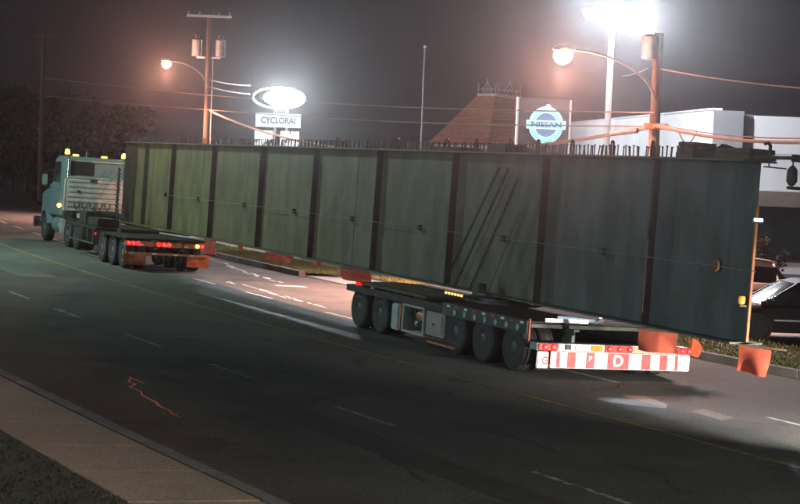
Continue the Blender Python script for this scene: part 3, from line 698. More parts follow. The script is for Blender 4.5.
mb = MB(); mb.box(bx(590), bx(601), YB + 0.01, YB + 0.029, 0.49, 0.585); obj('reflector', mb, M['amber_dim'], RD, 0.004)
mb = MB(); mb.box(bx(632.5), bx(665), YB + 0.008, YB + 0.029, 0.478, 0.60); pq = obj('plaque', mb, M['plaque'], RD, 0.004)
mb = MB()
for r_, z in enumerate((0.565, 0.535, 0.505)):
    x = bx(634.5)
    while x < bx(663):
        w = random.uniform(0.02, 0.06); mb.box(x, min(x + w, bx(663.5)), YB + 0.004, YB + 0.007, z - 0.007, z + 0.007); x += w + 0.018
obj('small_print', mb, M['plaque_ink'], pq)
mb = MB(); mb.box(bx(564), bx(570), YB + 0.005, YB + 0.029, 0.50, 0.59); obj('bracket', mb, M['chassis'], RD, 0.006)
for x in (0.08, 2.35):
    mb = MB(); mb.box(x, x + 0.42, -0.52, -0.505, 0.10, 0.52); obj('mud_flap', mb, M['rubber'], RD)
sk = thing('windsock_flag', 'bright orange flag bulging at the right end of the striped board', 'flag', L(2.86, YB + 0.05, 0.55), TRUCK)
mb = MB(); mb.add([(x_, 0.05 * math.sin(7 * x_ + 5 * z_ + t_) + t_, z_) for t_ in (0, 0.012) for (x_, z_) in [(0.0, 0.19), (0.0, -0.07), (0.10, 0.21), (0.11, -0.11), (0.20, 0.16), (0.21, -0.12), (0.28, 0.06), (0.25, -0.07)]], [(0, 1, 3, 2), (2, 3, 5, 4), (4, 5, 7, 6), (8, 10, 11, 9), (10, 12, 13, 11), (12, 14, 15, 13), (0, 2, 10, 8), (2, 4, 12, 10), (4, 6, 14, 12), (6, 7, 15, 14), (7, 5, 13, 15), (5, 3, 11, 13), (3, 1, 9, 11), (1, 0, 8, 9)]); obj('cloth', mb, M['sock'], sk, smooth=True)
mb = MB(); mb.tube([(0.0, 0, -0.1), (0.03, 0, 0.22)], 0.012, 6); obj('staff', mb, M['timber'], sk)

# ------------------------------------------------------------------ far dolly behind the tractor
FD = thing('load_trailer', 'far three-axle load trailer with orange mud flaps behind the teal tractor', 'trailer', L(0.05, 22.4, 0), TRUCK, 'load trailers under the girder')
for s in (0.95, 2.2, 3.45):
    for x, fl in ((-1.02, False), (-0.68, True), (0.68, False), (1.02, True)): wheel(FD, x, s, 0.48, 0.28, 'rim', fl)
    mb = MB(); mb.tube([(-1.0, s, 0.48), (1.0, s, 0.48)], 0.07, 10); obj('axle', mb, M['chassis'], FD)
for x in (-0.5, 0.34):
    mb = MB(); mb.box(x, x + 0.16, 0.0, 7.0, 0.62, 0.66).box(x + 0.05, x + 0.11, 0.0, 7.0, 0.661, 0.859).box(x, x + 0.16, 0.0, 7.0, 0.86, 0.90); obj('main_beam', mb, M['chassis'], FD)
mb = MB(); mb.box(-1.32, 1.30, 0.0, 0.14, 0.72, 0.86); obj('rear_beam', mb, M['orange_pipe'], FD, 0.01)
mb = MB(); mb.box(-1.28, 1.26, 0.02, 0.12, 0.48, 0.54); obj('bumper_bar', mb, M['orange_pipe'], FD, 0.008)
for x in (-0.9, -0.2, 0.45, 0.95):
    mb = MB(); mb.box(x, x + 0.14, -0.012, -0.002, 0.745, 0.785).box(x - 0.3, x - 0.16, 0.008, 0.018, 0.49, 0.53); obj('reflective_tape', mb, M['white_refl'], FD)
for x in (-1.31, 0.62):
    mb = MB(); mb.box(x, x + 0.68, 0.16, 0.18, 0.16, 0.52); obj('mud_flap', mb, M['orange_pipe'], FD, 0.004)
for xs in ((-1.22, -1.08, -0.94), (0.0, -0.16, -0.32), (1.02, 1.14, 1.25)):
    for i, x in enumerate(xs): tail(FD, x, 0.80, -0.02, 0.062, i < 2)
mb = MB(); mb.lathe([(0.07, 0.02), (0.07, 0), (0.02, -0.02)], 12, 'y', (0.86, -0.03, 0.80)); obj('reverse_light', mb, M['yellow_refl'], FD)
for i in range(5):
    mb = MB(); mb.box(-1.25, 1.22, 0.25 + i * 0.62, 0.80 + i * 0.62, 0.902, 0.945); obj('deck_plate', mb, M['deck'], FD, 0.006)
mb = MB(); mb.add([(0.35, 2.4, 1.02), (0.47, 2.4, 1.02), (1.22, 0.25, 0.98), (1.10, 0.25, 0.98), (0.35, 2.4, 1.06), (0.47, 2.4, 1.06), (1.22, 0.25, 1.02), (1.10, 0.25, 1.02)], [(3, 2, 1, 0), (4, 5, 6, 7), (0, 1, 5, 4), (1, 2, 6, 5), (2, 3, 7, 6), (3, 0, 4, 7)]); obj('loading_plank', mb, M['alu'], FD, 0.006)
mb = MB(); mb.box(-0.6, 1.75, 3.4, 3.9, 0.95, 1.055); obj('bolster', mb, M['chassis'], FD, 0.01)
mb = MB(); mb.box(-1.2, 1.2, 4.2, 8.2, 0.95, 1.02); obj('gooseneck_deck', mb, M['chassis'], FD, 0.01)
mb = MB(); mb.box(-1.05, -0.35, 4.6, 6.0, 1.021, 1.30); obj('winch_housing', mb, M['chassis'], FD, 0.03)
mb = MB(); mb.lathe([(0.24, 0), (0.24, 0.05), (0.15, 0.06), (0.15, 0.75), (0.24, 0.76), (0.24, 0.81)], 16, 'x', (-0.4, 7.9, 1.3)); obj('winch_drum', mb, M['chassis'], FD, smooth=True)
mb = MB(); mb.box(-1.0, -0.5, 6.4, 7.4, 1.021, 1.45); obj('tool_box', mb, M['chassis'], FD, 0.03)
mb = MB()
for y in (4.5, 5.3, 6.1, 6.9, 7.7): mb.tube([(-1.18, y, 0.95), (-1.18, y, 0.50)], 0.03, 6)
mb.tube([(-1.18, 4.4, 0.50), (-1.18, 7.8, 0.50)], 0.03, 6); obj('side_guard', mb, M['chassis_green'], FD)
mb = MB(); mb.box(-1.2, -1.16, 4.25, 4.32, 0.80, 0.86); obj('marker_light', mb, M['dim_red'], FD)

# ------------------------------------------------------------------ tractor unit
TC = 0.70
TR = thing('tractor_truck', 'teal tractor truck with ribbed aluminium headache rack and amber roof beacons', 'truck', L(TC, 33.0, 0), TRUCK)
for s in (-0.75, 0.6):
    for x, fl in ((-1.02, False), (-0.70, True), (0.70, False), (1.02, True)): wheel(TR, x, s, 0.52, 0.29, 'rim', fl)
    mb = MB(); mb.tube([(-1.0, s, 0.52), (1.0, s, 0.52)], 0.09, 10).ball((0, s, 0.52), 0.22); obj('axle', mb, M['chassis'], TR)
for x, fl in ((-1.0, False), (1.0, True)): wheel(TR, x, 4.45, 0.54, 0.32, 'rim', fl)
mb = MB(); mb.box(-0.45, -0.33, -1.6, 5.2, 0.72, 0.98).box(0.33, 0.45, -1.6, 5.2, 0.72, 0.98).box(-0.329, 0.329, -1.6, -1.5, 0.74, 0.96).box(-0.329, 0.329, 0.9, 1.0, 0.74, 0.96); obj('frame', mb, M['chassis'], TR, 0.01)
mb = MB(); mb.lathe([(0.45, 1.0), (0.47, 1.05), (0.45, 1.10), (0.1, 1.10)], 20, 'z', (0, -0.1, 0)); obj('fifth_wheel', mb, M['chassis'], TR)
def fender(x0, x1, sc, r):
    mb = MB(); poly = [(sc + r * math.cos(a), 0.52 + r * math.sin(a)) for a in [math.radians(t) for t in range(15, 166, 15)]]
    poly2 = [(sc + (r + 0.03) * math.cos(a), 0.52 + (r + 0.03) * math.sin(a)) for a in [math.radians(t) for t in range(165, 14, -15)]]
    n = len(poly)
    for i in range(n - 1):
        a, b, c, d = poly[i], poly[i + 1], poly2[n - 2 - i], poly2[n - 1 - i]
        mb.prism([a, b, c, d], 'x', x0, x1)
    return mb
for x in (-1.2, 0.62): obj('front_fender', fender(x, x + 0.58, 4.45, 0.62), M['teal'], TR)
mb = MB(); mb.box(-1.16, -0.5, -1.62, -1.60, 0.30, 0.95); obj('mud_flap', mb, M['rubber'], TR)
mb = MB(); mb.box(0.5, 1.16, -1.62, -1.60, 0.30, 0.95); obj('mud_flap', mb, M['rubber'], TR)
mb = MB(); mb.prism([(1.75, 1.02), (4.1, 1.02), (4.1, 2.15), (3.65, 2.25), (3.30, 3.10), (3.1, 3.20), (1.85, 3.22), (1.75, 3.14)], 'x', -1.13, 1.13)
cab = obj('cab', mb, M['teal'], TR, 0.07)
mb = MB(); mb.prism([(4.12, 1.02), (6.0, 0.95), (6.05, 1.75), (5.7, 1.90), (4.12, 2.08)], 'x', -0.98, 0.98); obj('bonnet', mb, M['teal'], TR, 0.08)
mb = MB(); mb.box(-1.2, 1.2, 6.06, 6.3, 0.45, 0.85); obj('front_bumper', mb, M['chrome'], TR, 0.03)
mb = MB(); mb.box(-1.05, -0.06, 1.725, 1.748, 2.56, 3.02); obj('rear_window', mb, M['glass'], cab, 0.01)
mb = MB(); mb.prism([(2.35, 2.25), (3.45, 2.25), (3.15, 2.98), (2.35, 3.0)], 'x', -1.152, -1.132); obj('side_window', mb, M['glass'], cab)
mb = MB(); mb.box(-1.156, -1.134, 2.25, 3.60, 1.15, 2.2); dr = obj('door', mb, M['teal'], cab, 0.01)
mb = MB(); mb.box(-1.18, -1.157, 2.32, 2.48, 1.95, 2.0); obj('handle', mb, M['chrome'], dr)
mb = MB(); mb.box(-0.95, 0.95, 1.70, 1.746, 3.05, 3.09); obj('drip_rail', mb, M['alu'], cab)
# rack: frame, sheet, pressed ribs
yr = 1.35
def round_rect(x0, x1, z0, z1, r):
    pts = [(x0, z0), (x1, z0)]
    for t in (0, 30, 60, 90): pts.append((x1 - r + r * math.cos(math.radians(t)), z1 - r + r * math.sin(math.radians(t))))
    for t in (90, 120, 150, 180): pts.append((x0 + r + r * math.cos(math.radians(t)), z1 - r + r * math.sin(math.radians(t))))
    return pts
mb = MB(); mb.prism(round_rect(-1.16, 0.98, 1.27, 2.48, 0.12), 'y', yr, yr + 0.05); rk = obj('headache_rack', mb, M['alu'], TR)
for i in range(6):
    z = 1.40 + i * 0.178
    mb = MB(); mb.prism([(yr - 0.0005, z), (yr - 0.045, z + 0.03), (yr - 0.045, z + 0.085), (yr - 0.0005, z + 0.115)], 'x', -1.05, 0.88); obj('rib', mb, M['alu'], rk)
mb = MB(); mb.tube([(-1.17, yr, 1.27), (-1.17, yr, 2.38), (-1.08, yr, 2.47), (0.9, yr, 2.47), (0.99, yr, 2.38), (0.99, yr, 1.27)], 0.035, 8); obj('rack_frame', mb, M['alu'], rk, smooth=True)
mb = MB(); mb.box(-0.28, -0.02, yr - 0.06, yr - 0.046, 2.33, 2.42); obj('name_plate', mb, M['chassis'], rk)
mb = MB(); mb.box(-0.75, -0.62, yr - 0.07, yr - 0.046, 1.93, 2.03); obj('socket', mb, M['chassis'], rk, 0.01)
for i in range(5):
    mb = MB(); mb.tube([(-0.85 + 0.28 * i, yr - 0.06, 1.62), (-0.82 + 0.28 * i, yr - 0.11, 1.42), (-0.7 + 0.28 * i, yr - 0.08, 1.34), (-0.62 + 0.28 * i, yr - 0.06, 1.58)], 0.022, 6); obj('hanging_strap', mb, M['chain'], rk)
for x in (-1.02, 1.04):
    mb = MB(); mb.tube([(x, 1.58, 1.0), (x, 1.58, 3.1), (x, 1.53, 3.28)], 0.06, 12); obj('exhaust_stack', mb, M['chrome'], TR, smooth=True)
def beacon(x, y, z, r=0.085):
    mb = MB(); mb.lathe([(r, 0), (r, r * 0.9), (r * 0.8, r * 1.7), (r * 0.3, r * 2.1), (0.003, r * 2.15)], 14, 'z', (x, y, z)); o = obj('beacon', mb, M['amber'], TR, smooth=True)
    mb = MB(); mb.lathe([(r * 1.1, -0.06), (r * 1.1, -0.001)], 14, 'z', (x, y, z)); obj('beacon_base', mb, M['chassis'], o)
beacon(-1.03, 1.95, 3.29); beacon(1.05, 1.95, 3.27)
for x in (-0.8, 0.25):
    mb = MB(); mb.box(x, x + 0.22, 2.0, 2.15, 3.225, 3.30); obj('roof_light', mb, M['yellow_refl'], TR, 0.02)
mb = MB(); mb.tube([(-0.3, 2.1, 3.22), (-0.3, 2.1, 3.42)], 0.012, 6); obj('aerial', mb, M['galv'], TR)
mb = MB(); mb.ball((-1.22, 1.9, 1.42), 0.075); obj('side_marker', mb, M['amber'], TR, smooth=True)
mb = MB(); mb.ball((-0.28, -1.0, 1.18), 0.05); obj('side_marker', mb, M['amber'], TR, smooth=True)
mb = MB(); mb.box(-0.35, -0.2, -0.98, -0.9, 0.99, 1.13); obj('marker_bracket', mb, M['chassis'], TR)
for sx in (-1, 1):
    mb = MB(); mb.tube([(sx * 1.15, 3.6, 2.0), (sx * 1.4, 3.75, 2.05), (sx * 1.4, 3.75, 2.6), (sx * 1.15, 3.6, 2.7)], 0.018, 6); mr = obj('mirror_arm', mb, M['chrome'], TR)
    mb = MB(); mb.box(sx * 1.4 - 0.1, sx * 1.4 + 0.1, 3.70, 3.75, 2.1, 2.5); obj('mirror', mb, M['teal'], mr, 0.02)
mb = MB(); mb.lathe([(0.28, 0), (0.31, 0.03), (0.31, 1.2), (0.28, 1.23)], 18, 'y', (-0.88, 1.9, 0.70)); obj('fuel_tank', mb, M['teal'], TR, smooth=True)
mb = MB(); mb.box(-1.18, -0.62, 1.5, 1.8, 0.42, 0.95); obj('step_box', mb, M['alu'], TR, 0.02)
mb = MB(); mb.box(-1.12, -0.8, 1.36, 1.72, 0.98, 1.25); obj('battery_box', mb, M['chassis'], TR, 0.02)
mb = MB(); mb.add([(-0.7, 1.3, 1.04), (0.5, 1.3, 1.04), (0.3, 0.5, 1.06), (-0.5, 0.5, 1.06), (-0.7, 1.3, 1.20), (0.5, 1.3, 1.20), (0.3, 0.5, 1.12), (-0.5, 0.5, 1.12)], [(3, 2, 1, 0), (4, 5, 6, 7), (0, 1, 5, 4), (1, 2, 6, 5), (2, 3, 7, 6), (3, 0, 4, 7)]); obj('deck_cover', mb, M['alu'], TR, 0.01)
mb = MB(); mb.box(-0.62, 0.55, -1.5, -1.44, 0.42, 0.7); obj('tail_bracket', mb, M['galv'], TR, 0.01)
chain('dark chain slanting down in front of the aluminium rack, left one of a pair', L(1.35, 33.9, 2.9), L(0.75, 31.6, 1.15), 0.15, 0.03)
chain('dark chain slanting down in front of the aluminium rack, right one of a pair', L(1.55, 33.9, 2.9), L(0.98, 31.4, 1.15), 0.15, 0.03)

# ------------------------------------------------------------------ utility poles and lamps
def cobra_lamp(name, label, cat, base, tip, m_lens, energy, color, group, pole_r=None, cone=150, aim=(0, 0, -1)):
    """a street lamp: arm from base, glowing head at the tip; with its own pole when pole_r is given"""
    base, tip = Vector(base), Vector(tip)
    t = thing(name, label, cat, (base.x, base.y, gz(base.x, base.y) if pole_r else base.z), None, group)
    o = t.location.copy(); b, e = base - o, tip - o
    if pole_r:
        mb = MB(); mb.tube([(0, 0, -0.1), (0, 0, b.z)], pole_r, 10, pole_r * 0.6); obj('pole', mb, M['galv'], t, smooth=True)
    hv = e - b; rise = hv.z
    pts = []
    for i in range(11):
        u = i / 10; p = b + Vector((hv.x, hv.y, 0)) * (1 - math.cos(u * PI / 2)) ** 0.9
        p.z = b.z + rise * math.sin(u * PI / 2); pts.append(p)
    mb = MB(); mb.tube(pts, 0.045, 8, 0.032); obj('arm', mb, M['pole_grey'], t, smooth=True)
    h = Vector((hv.x, hv.y, 0)).normalized(); n_ = Vector((-h.y, h.x, 0)); mb = MB()
    for i, (l, w, z0, z1) in enumerate([(-0.05, 0.05, -0.02, 0.04), (0.1, 0.12, -0.03, 0.10), (0.35, 0.17, -0.03, 0.12), (0.55, 0.12, -0.03, 0.08), (0.62, 0.04, -0.02, 0.03)]):
        c = e + h * l
        mb.v += [tuple(c - n_ * w + Vector((0, 0, z0))), tuple(c + n_ * w + Vector((0, 0, z0))), tuple(c + n_ * w * 0.6 + Vector((0, 0, z1))), tuple(c - n_ * w * 0.6 + Vector((0, 0, z1)))]
        if i:
            q = 4 * i
            for k in range(4): mb.f.append((q - 4 + k, q - 4 + (k + 1) % 4, q + (k + 1) % 4, q + k))
    mb.f += [(3, 2, 1, 0), (16, 17, 18, 19)]
    hd = obj('lamp_head', mb, M['galv'], t, smooth=True)
    c = e + h * 0.32
    mb = MB(); mb.ball((c.x, c.y, c.z - 0.17), 0.27, 18, 12, 0.9); ln_ = obj('lens', mb, m_lens, hd, smooth=True)
    mb = MB(); mb.lathe([(0.02, -0.16), (0.10, -0.13), (0.12, 0.0), (0.10, 0.13), (0.02, 0.16)], 14, 'z', (c.x, c.y, c.z - 0.20)); obj('bulb', mb, M['sodium_bulb'] if m_lens == M['sodium'] else m_lens, ln_, smooth=True)
    lamp('lamp_light', t, (c.x, c.y, c.z - 0.62), energy * 0.10 if energy > 9000 else energy * 0.06, color, 0.2)
    if m_lens == M['sodium']: lamp('lamp_throw', t, (c.x, c.y, c.z - 0.62), 4300, color, 0.2, 84, (-U.x * 0.2, -1, -0.12), 0.5)
    lamp('lamp_beam', t, (c.x, c.y, c.z - 0.62), energy, color, 0.2, cone, aim, 0.6)
    return t
def pole(label, top, r, extra=None, group='wooden utility poles', cross=None):
    x, y = top.x, top.y; z0 = gz(x, y)
    t = thing('utility_pole', label, 'pole', (x, y, z0), None, group)
    mb = MB(); mb.tube([(0, 0, -0.3), (0, 0, (top.z - z0) * 0.5), (0, 0, top.z - z0)], r, 14, r * 0.72); obj('trunk', mb, M['pole_wood'], t, smooth=True)
    return t, top.z - z0
WOODG = 'wooden utility poles'
pA, hA = pole('wooden utility pole with two grey transformers and a crossarm', at(210, 9, 88), 0.17)
mb = MB(); mb.box(-1.15, 1.15, -0.30, -0.19, hA - 0.45, hA - 0.33); obj('crossarm', mb, M['galv'], pA, 0.01)
for x in (-1.05, -0.5, 0.5, 1.05):
    mb = MB(); mb.lathe([(0.03, 0), (0.06, 0.04), (0.045, 0.09), (0.06, 0.13), (0.02, 0.17)], 8, 'z', (x, -0.25, hA - 0.33)); obj('insulator', mb, M['trans'], pA)
for x in (-0.60, 0.62):
    mb = MB(); mb.lathe([(0.22, 0), (0.25, 0.03), (0.25, 0.80), (0.27, 0.83), (0.20, 0.9), (0.05, 0.93)], 16, 'z', (x, -0.12, hA - 2.45)); tr_ = obj('transformer', mb, M['trans'], pA, smooth=True)
    mb = MB(); mb.lathe([(0.035, 0.92), (0.05, 1.0), (0.03, 1.12)], 8, 'z', (x - 0.08, -0.12, hA - 2.45)).lathe([(0.035, 0.9), (0.05, 1.0), (0.03, 1.12)], 8, 'z', (x + 0.1, -0.12, hA - 2.45)); obj('bushing', mb, M['trans'], tr_)
    mb = MB(); mb.box(min(x, 0.17 * x / abs(x)), max(x, 0.17 * x / abs(x)), -0.10, -0.04, hA - 2.55, hA - 2.462); obj('hanger', mb, M['galv'], tr_)
mb = MB(); mb.tube([(0.24, -0.05, -0.2), (0.24, -0.05, hA - 2.6)], 0.035, 6); obj('conduit', mb, M['trans'], pA)
pB, hB = pole('thick wooden utility pole standing behind the near half of the girder', at(659, 33, 47), 0.18)
mb = MB(); mb.lathe([(0.2, 0), (0.22, 0.03), (0.22, 0.62), (0.1, 0.68)], 14, 'z', (-0.28, -0.28, hB - 0.75)); obj('junction_can', mb, M['trans'], pB, smooth=True)
mb = MB(); mb.box(-0.35, 0.35, -0.30, -0.20, hB - 2.65, hB - 2.49); obj('cable_bracket', mb, M['orange_pipe'], pB, 0.02)
pC, hC = pole('tall dim utility pole on the far left beyond the tractor', at(44, 30, 119), 0.2)
mb = MB(); mb.box(-1.0, 1.0, -0.28, -0.17, hC - 0.5, hC - 0.36); obj('crossarm', mb, M['pole_wood'], pC, 0.01)
thin = at(425, 48, 92)
fpole = thing('flagpole', 'thin bare metal pole standing left of the pyramid roof', 'pole', (thin.x, thin.y, gz(thin.x, thin.y)))
mb = MB(); mb.tube([(0, 0, 0), (0, 0, thin.z - fpole.location.z)], 0.06, 8, 0.04); obj('shaft', mb, M['pole_grey'], fpole)
mb = MB(); mb.ball((0, 0, thin.z - fpole.location.z + 0.06), 0.08); obj('finial', mb, M['galv'], fpole)

SG = 'glowing sodium street lamps'
SOD = (1.0, 0.43, 0.30)
q = at(208, 88, 88); cobra_lamp('street_lamp', 'glowing orange-pink street lamp arching from the transformer pole', 'street lamp', (q.x, q.y - 0.2, q.z), at(172, 61, 86.5), M['sodium'], 17000, SOD, SG, None, 130)
q = at(653, 100, 47); cobra_lamp('street_lamp', 'glowing orange-pink street lamp left of the white floodlight mast', 'street lamp', (q.x, q.y - 0.2, q.z), at(574, 50, 46), M['sodium'], 28000, SOD, SG, None, 130)
# assumed lamps, out of view on the camera's side of the road
q = G(-9.9, 27.0); cobra_lamp('street_lamp', 'assumed unseen tall street lamp with a cool greenish light on the near pavement', 'street lamp', (q.x, q.y, 8.6), tuple(G(-7.2, 28.0) + Vector((0, 0, 9.4))), M['metalhalide'], 4600, (0.68, 1.0, 0.84), None, 0.1, 165, tuple(L(-3.2, 27.5, 0) - (G(-7.2, 28.0) + Vector((0, 0, 9.0)))))  # assumed source of the greenish light on cab and road

q = G(-10.2, -32.0); cobra_lamp('street_lamp', 'added unseen tall street lamp with a warm white light on the near pavement', 'street lamp', (q.x, q.y, 8.6), tuple(G(-7.6, -31.0) + Vector((0, 0, 9.4))), M['metalhalide'], 14000, (1.0, 0.96, 0.86), None, 0.1, 160)  # added behind the camera to light the near pavement and foreground
# floodlight mast in the dealer's lot
ft = at(612.5, 16, 62); fz = gz(ft.x, ft.y)
FM = thing('floodlight_mast', 'white floodlight mast with blinding lamp heads behind the girder', 'floodlight', (ft.x, ft.y, fz))
H = ft.z - fz
mb = MB(); mb.tube([(0, 0, 0), (0, 0, H)], 0.13, 12, 0.10); obj('mast', mb, M['pole_white'], FM, smooth=True)
mb = MB(); mb.box(-1.0, 1.1, -0.05, 0.05, H - 0.06, H + 0.04); obj('crossbar', mb, M['pole_white'], FM, 0.01)
mb = MB(); mb.lathe([(0.3, 0), (0.3, 0.05), (0.15, 0.5)], 16); obj('footing', mb, M['kerb'], FM)
for x, yaw, e, sz, aim in ((-0.90, -0.8, 11000, 60, (-6.6, -11.5, -9.3)), (0.05, 0.0, 6000, 105, (6, 9, -4)), (0.5, 3.0, 30000, 44, (-2.5, 48, -2.0)), (1.0, 0.3, 9000, 60, (3.5, -25, -9.6))):  # the rear-facing head is added to light the pyramid roof
    mb = MB(); mb.box(-0.24, 0.24, -0.18, 0.22, 0.05, 0.24); hd = obj('lamp_head', mb, M['pole_white'], FM, 0.03, loc=(x, -0.12, H)); hd.rotation_euler = (math.radians(-50), 0, yaw)
    mb = MB(); mb.box(-0.20, 0.20, -0.15, 0.18, 0.02, 0.048); obj('lens', mb, M['metalhalide'], hd)
    lamp('flood_light', FM, (x, -0.35, H - 0.25), e, (0.86, 0.92, 1.0), 0.9, sz, aim or (0, 0, -1), 0.7)
    if yaw < 2:
        lamp('flood_glow', FM, (x, -0.45, H - 0.2), 700, (0.86, 0.92, 1.0), 0.2)
        lamp('flood_throw', FM, (x, -0.5, H + 0.1), 4800, (0.84, 0.90, 1.0), 0.8, 80, (-0.1, -1, -0.16), 0.5)

# ------------------------------------------------------------------ wires
def wire(label, pts, r, m, sag=0.0, group=None, n=28):
    mb = MB(); P = []
    for a, b in zip(pts, pts[1:]):
        a, b = Vector(a), Vector(b)
        for i in range(n + 1):
            u = i / n; p = a.lerp(b, u); p.z -= sag * 4 * u * (1 - u); P.append(p)
    mb.tube(P, r, 6); return tag(obj('overhead_wire', mb, m, smooth=True), label, 'wire', group)
WG = 'overhead wires along the street'
A1, A2, B1 = at(210, 111, 87.7), at(210, 80, 87.7), at(657, 126, 46.6)
wire('thick pale telephone cable sagging from the transformer pole behind the girder', [A1, B1], 0.055, M['cable_pale'], 1.35, WG, 60)
wire('thick orange-lit cable running right from the thick pole over the girder end', [B1, at(800, 142.5, 40), at(900, 156, 35)], 0.048, M['cable_pale'], 0.12, WG)
wire('thin twin cable lashed just above the thick one on the right', [at(657, 124, 46.6), at(800, 138.5, 40), at(900, 150, 35)], 0.018, M['cable_pale'], 0.10, WG)
wire('thin orange-lit wire high at the right edge above the white building', [at(661, 69, 46.8), at(800, 88, 40), at(900, 101, 35)], 0.02, M['cable_pale'], 0.05, WG)
wire('upper of two long thin wires crossing behind the pyramid roof sign', [at(44, 78, 118), at(210, 95.5, 87.5), at(400, 107, 70), at(655, 112.5, 46.7)], 0.022, M['cable_pale'], 0.03, WG)
wire('lower of two long thin wires crossing behind the pyramid roof sign', [at(44, 96, 118), at(210, 110, 87.5), at(400, 122, 70), at(655, 126.5, 46.7)], 0.022, M['cable_pale'], 0.03, WG)
wire('upper thin wire from the transformer pole to the oval sign', [A2, at(250, 85.5, 97)], 0.022, M['cable_pale'], 0.06, WG)
wire('lower thin wire from the transformer pole to the oval sign', [at(210, 87, 87.7), at(250, 94, 97)], 0.022, M['cable_pale'], 0.06, WG)
wire('slack loop of cable drooping from the orange-lit cable', [at(678, 128, 45.5), at(697, 130.5, 45)], 0.016, M['cable_pale'], 0.38, WG)
wire('short thin wire running left from the top of the thick pole', [at(648, 68, 46.8), at(622, 76, 49)], 0.012, M['cable_pale'], 0.05, WG)
sp = at(624, 132, 47.6); mb = MB(); mb.tube([sp - Vector((0.34, -0.25, 0.05)), sp - Vector((0.2, -0.15, 0.03)), sp + Vector((0.2, -0.15, 0.03)), sp + Vector((0.34, -0.25, 0.05))], 0.075, 8)
tag(obj('cable_splice', mb, M['cable_dark'], smooth=True), 'dark splice case hung on the cable left of the thick pole', 'splice case')

# ------------------------------------------------------------------ signs
def pix(Y): return Y / 1700.0
Y = 100; q = at(279, 98, Y); zb = gz(q.x, q.y)
CS = thing('pylon_sign', 'blazing oval sign over a name panel and a white letter board', 'sign', (q.x, q.y, zb), math.radians(-3))
zc_ = q.z - zb
for x in (-0.20, 0.50):
    mb = MB(); mb.tube([(x, 0.15, -0.1), (x, 0.15, zc_ + 0.3)], 0.09, 10); obj('post', mb, M['galv'], CS, smooth=True)
mb = MB()
a_, b_ = 1.52, 0.60
mb.tube([(a_ * math.cos(2 * PI * k / 40), 0, zc_ + b_ * math.sin(2 * PI * k / 40)) for k in range(41)], 0.06, 8); obj('oval_ring', mb, M['ring_lit'], CS, smooth=True)
mb = MB(); mb.lathe([(0.5, 0.10), (0.5, -0.02), (0.46, -0.06), (0.01, -0.08)], 30, 'y', (0, 0, 0)); me = mb.mesh('oval_face', M['oval_lit'], smooth=True)
o = obj('oval_face', me, None, CS, loc=(0.25, 0.02, zc_)); o.scale = (2.3, 1, 1.04)
lamp('sign_light', CS, (0.25, -0.45, zc_ + 0.1), 14000, (0.88, 0.95, 1.0), 0.3, 150, (0, -1, 0.12), 0.5)
zt = at(279, 114.5, Y).z - zb; zl = at(279, 126.5, Y).z - zb
mb = MB(); mb.box(-1.29, 1.29, -0.02, 0.10, zl, zt); np_ = obj('name_panel', mb, M['name_lit'], CS, 0.01)
mb = MB(); mb.box(-1.33, 1.33, -0.05, 0.0, zt, zt + 0.05).box(-1.33, 1.33, -0.05, 0.0, zl - 0.05, zl).box(-1.33, -1.29, -0.05, 0.0, zl, zt).box(1.29, 1.33, -0.05, 0.0, zl, zt); obj('panel_frame', mb, M['name_edge'], np_)
text('lettering', 'CYCLORAI', 0.50, M['letter_dark'], np_, (0, -0.03, (zl + zt) / 2 - 0.02), (PI / 2, 0, 0), 0.005, 0.012, 0.84)
zt = at(279, 131, Y).z - zb; zl = at(279, 146, Y).z - zb
mb = MB(); mb.box(-1.36, -0.32, -0.02, 0.10, zl, zt); lb = obj('letter_board', mb, M['board_lit'], CS, 0.01)
mb = MB(); mb.box(-0.62, -0.45, -0.026, -0.021, zl, zl + 0.30).box(-0.9, -0.8, -0.026, -0.021, zl, zl + 0.12); obj('letters', mb, M['letter_dark'], lb)
mb = MB(); mb.box(0.16, 1.24, -0.02, 0.10, zl, zt); lb = obj('letter_board', mb, M['board_lit'], CS, 0.01)
mb = MB(); mb.box(0.24, 0.36, -0.026, -0.021, zl, zl + 0.40).box(0.48, 0.56, -0.026, -0.021, zl + 0.2, zl + 0.4).box(0.7, 0.78, -0.026, -0.021, zt - 0.2, zt).box(1.0, 1.06, -0.026, -0.021, zt - 0.16, zt); obj('letters', mb, M['letter_dark'], lb)

Y = 65; q = at(543.5, 125, Y); zb = gz(q.x, q.y)
NS = thing('pylon_sign', 'grey slab sign with a glowing blue ring and name bar', 'sign', (q.x, q.y, zb), math.radians(2))
zc_ = q.z - zb; ztop = at(543, 98.5, Y).z - zb
mb = MB(); mb.box(-0.97, 0.97, 0.0, 0.28, 0.0, ztop); sl = obj('slab', mb, M['pylon'], NS, 0.01)
mb = MB(); mb.box(-1.04, -0.972, -0.03, 0.31, 0.0, ztop + 0.02); obj('edge_strip', mb, M['pylon_edge'], sl)
mb = MB(); mb.box(0.972, 1.04, -0.03, 0.31, 0.0, ztop - 0.02); obj('edge_strip', mb, M['pylon_edge'], sl)
mb = MB(); mb.lathe([(0.53, -0.003), (0.53, -0.05), (0.01, -0.05)], 36, 'y', (0.08, 0, zc_)); obj('disc', mb, M['emblem_in'], NS)
mb = MB()
n = 40
for k in range(n):
    for (r_, y) in ((0.46, -0.053), (0.46, -0.15), (0.53, -0.18), (0.61, -0.15), (0.61, -0.003)):
        a = 2 * PI * k / n; mb.v.append((0.08 + r_ * 1.02 * math.cos(a), y, zc_ + r_ * 1.08 * math.sin(a)))
for k in range(n):
    for j in range(4):
        k2 = (k + 1) % n; mb.f.append((k * 5 + j, k2 * 5 + j, k2 * 5 + j + 1, k * 5 + j + 1))
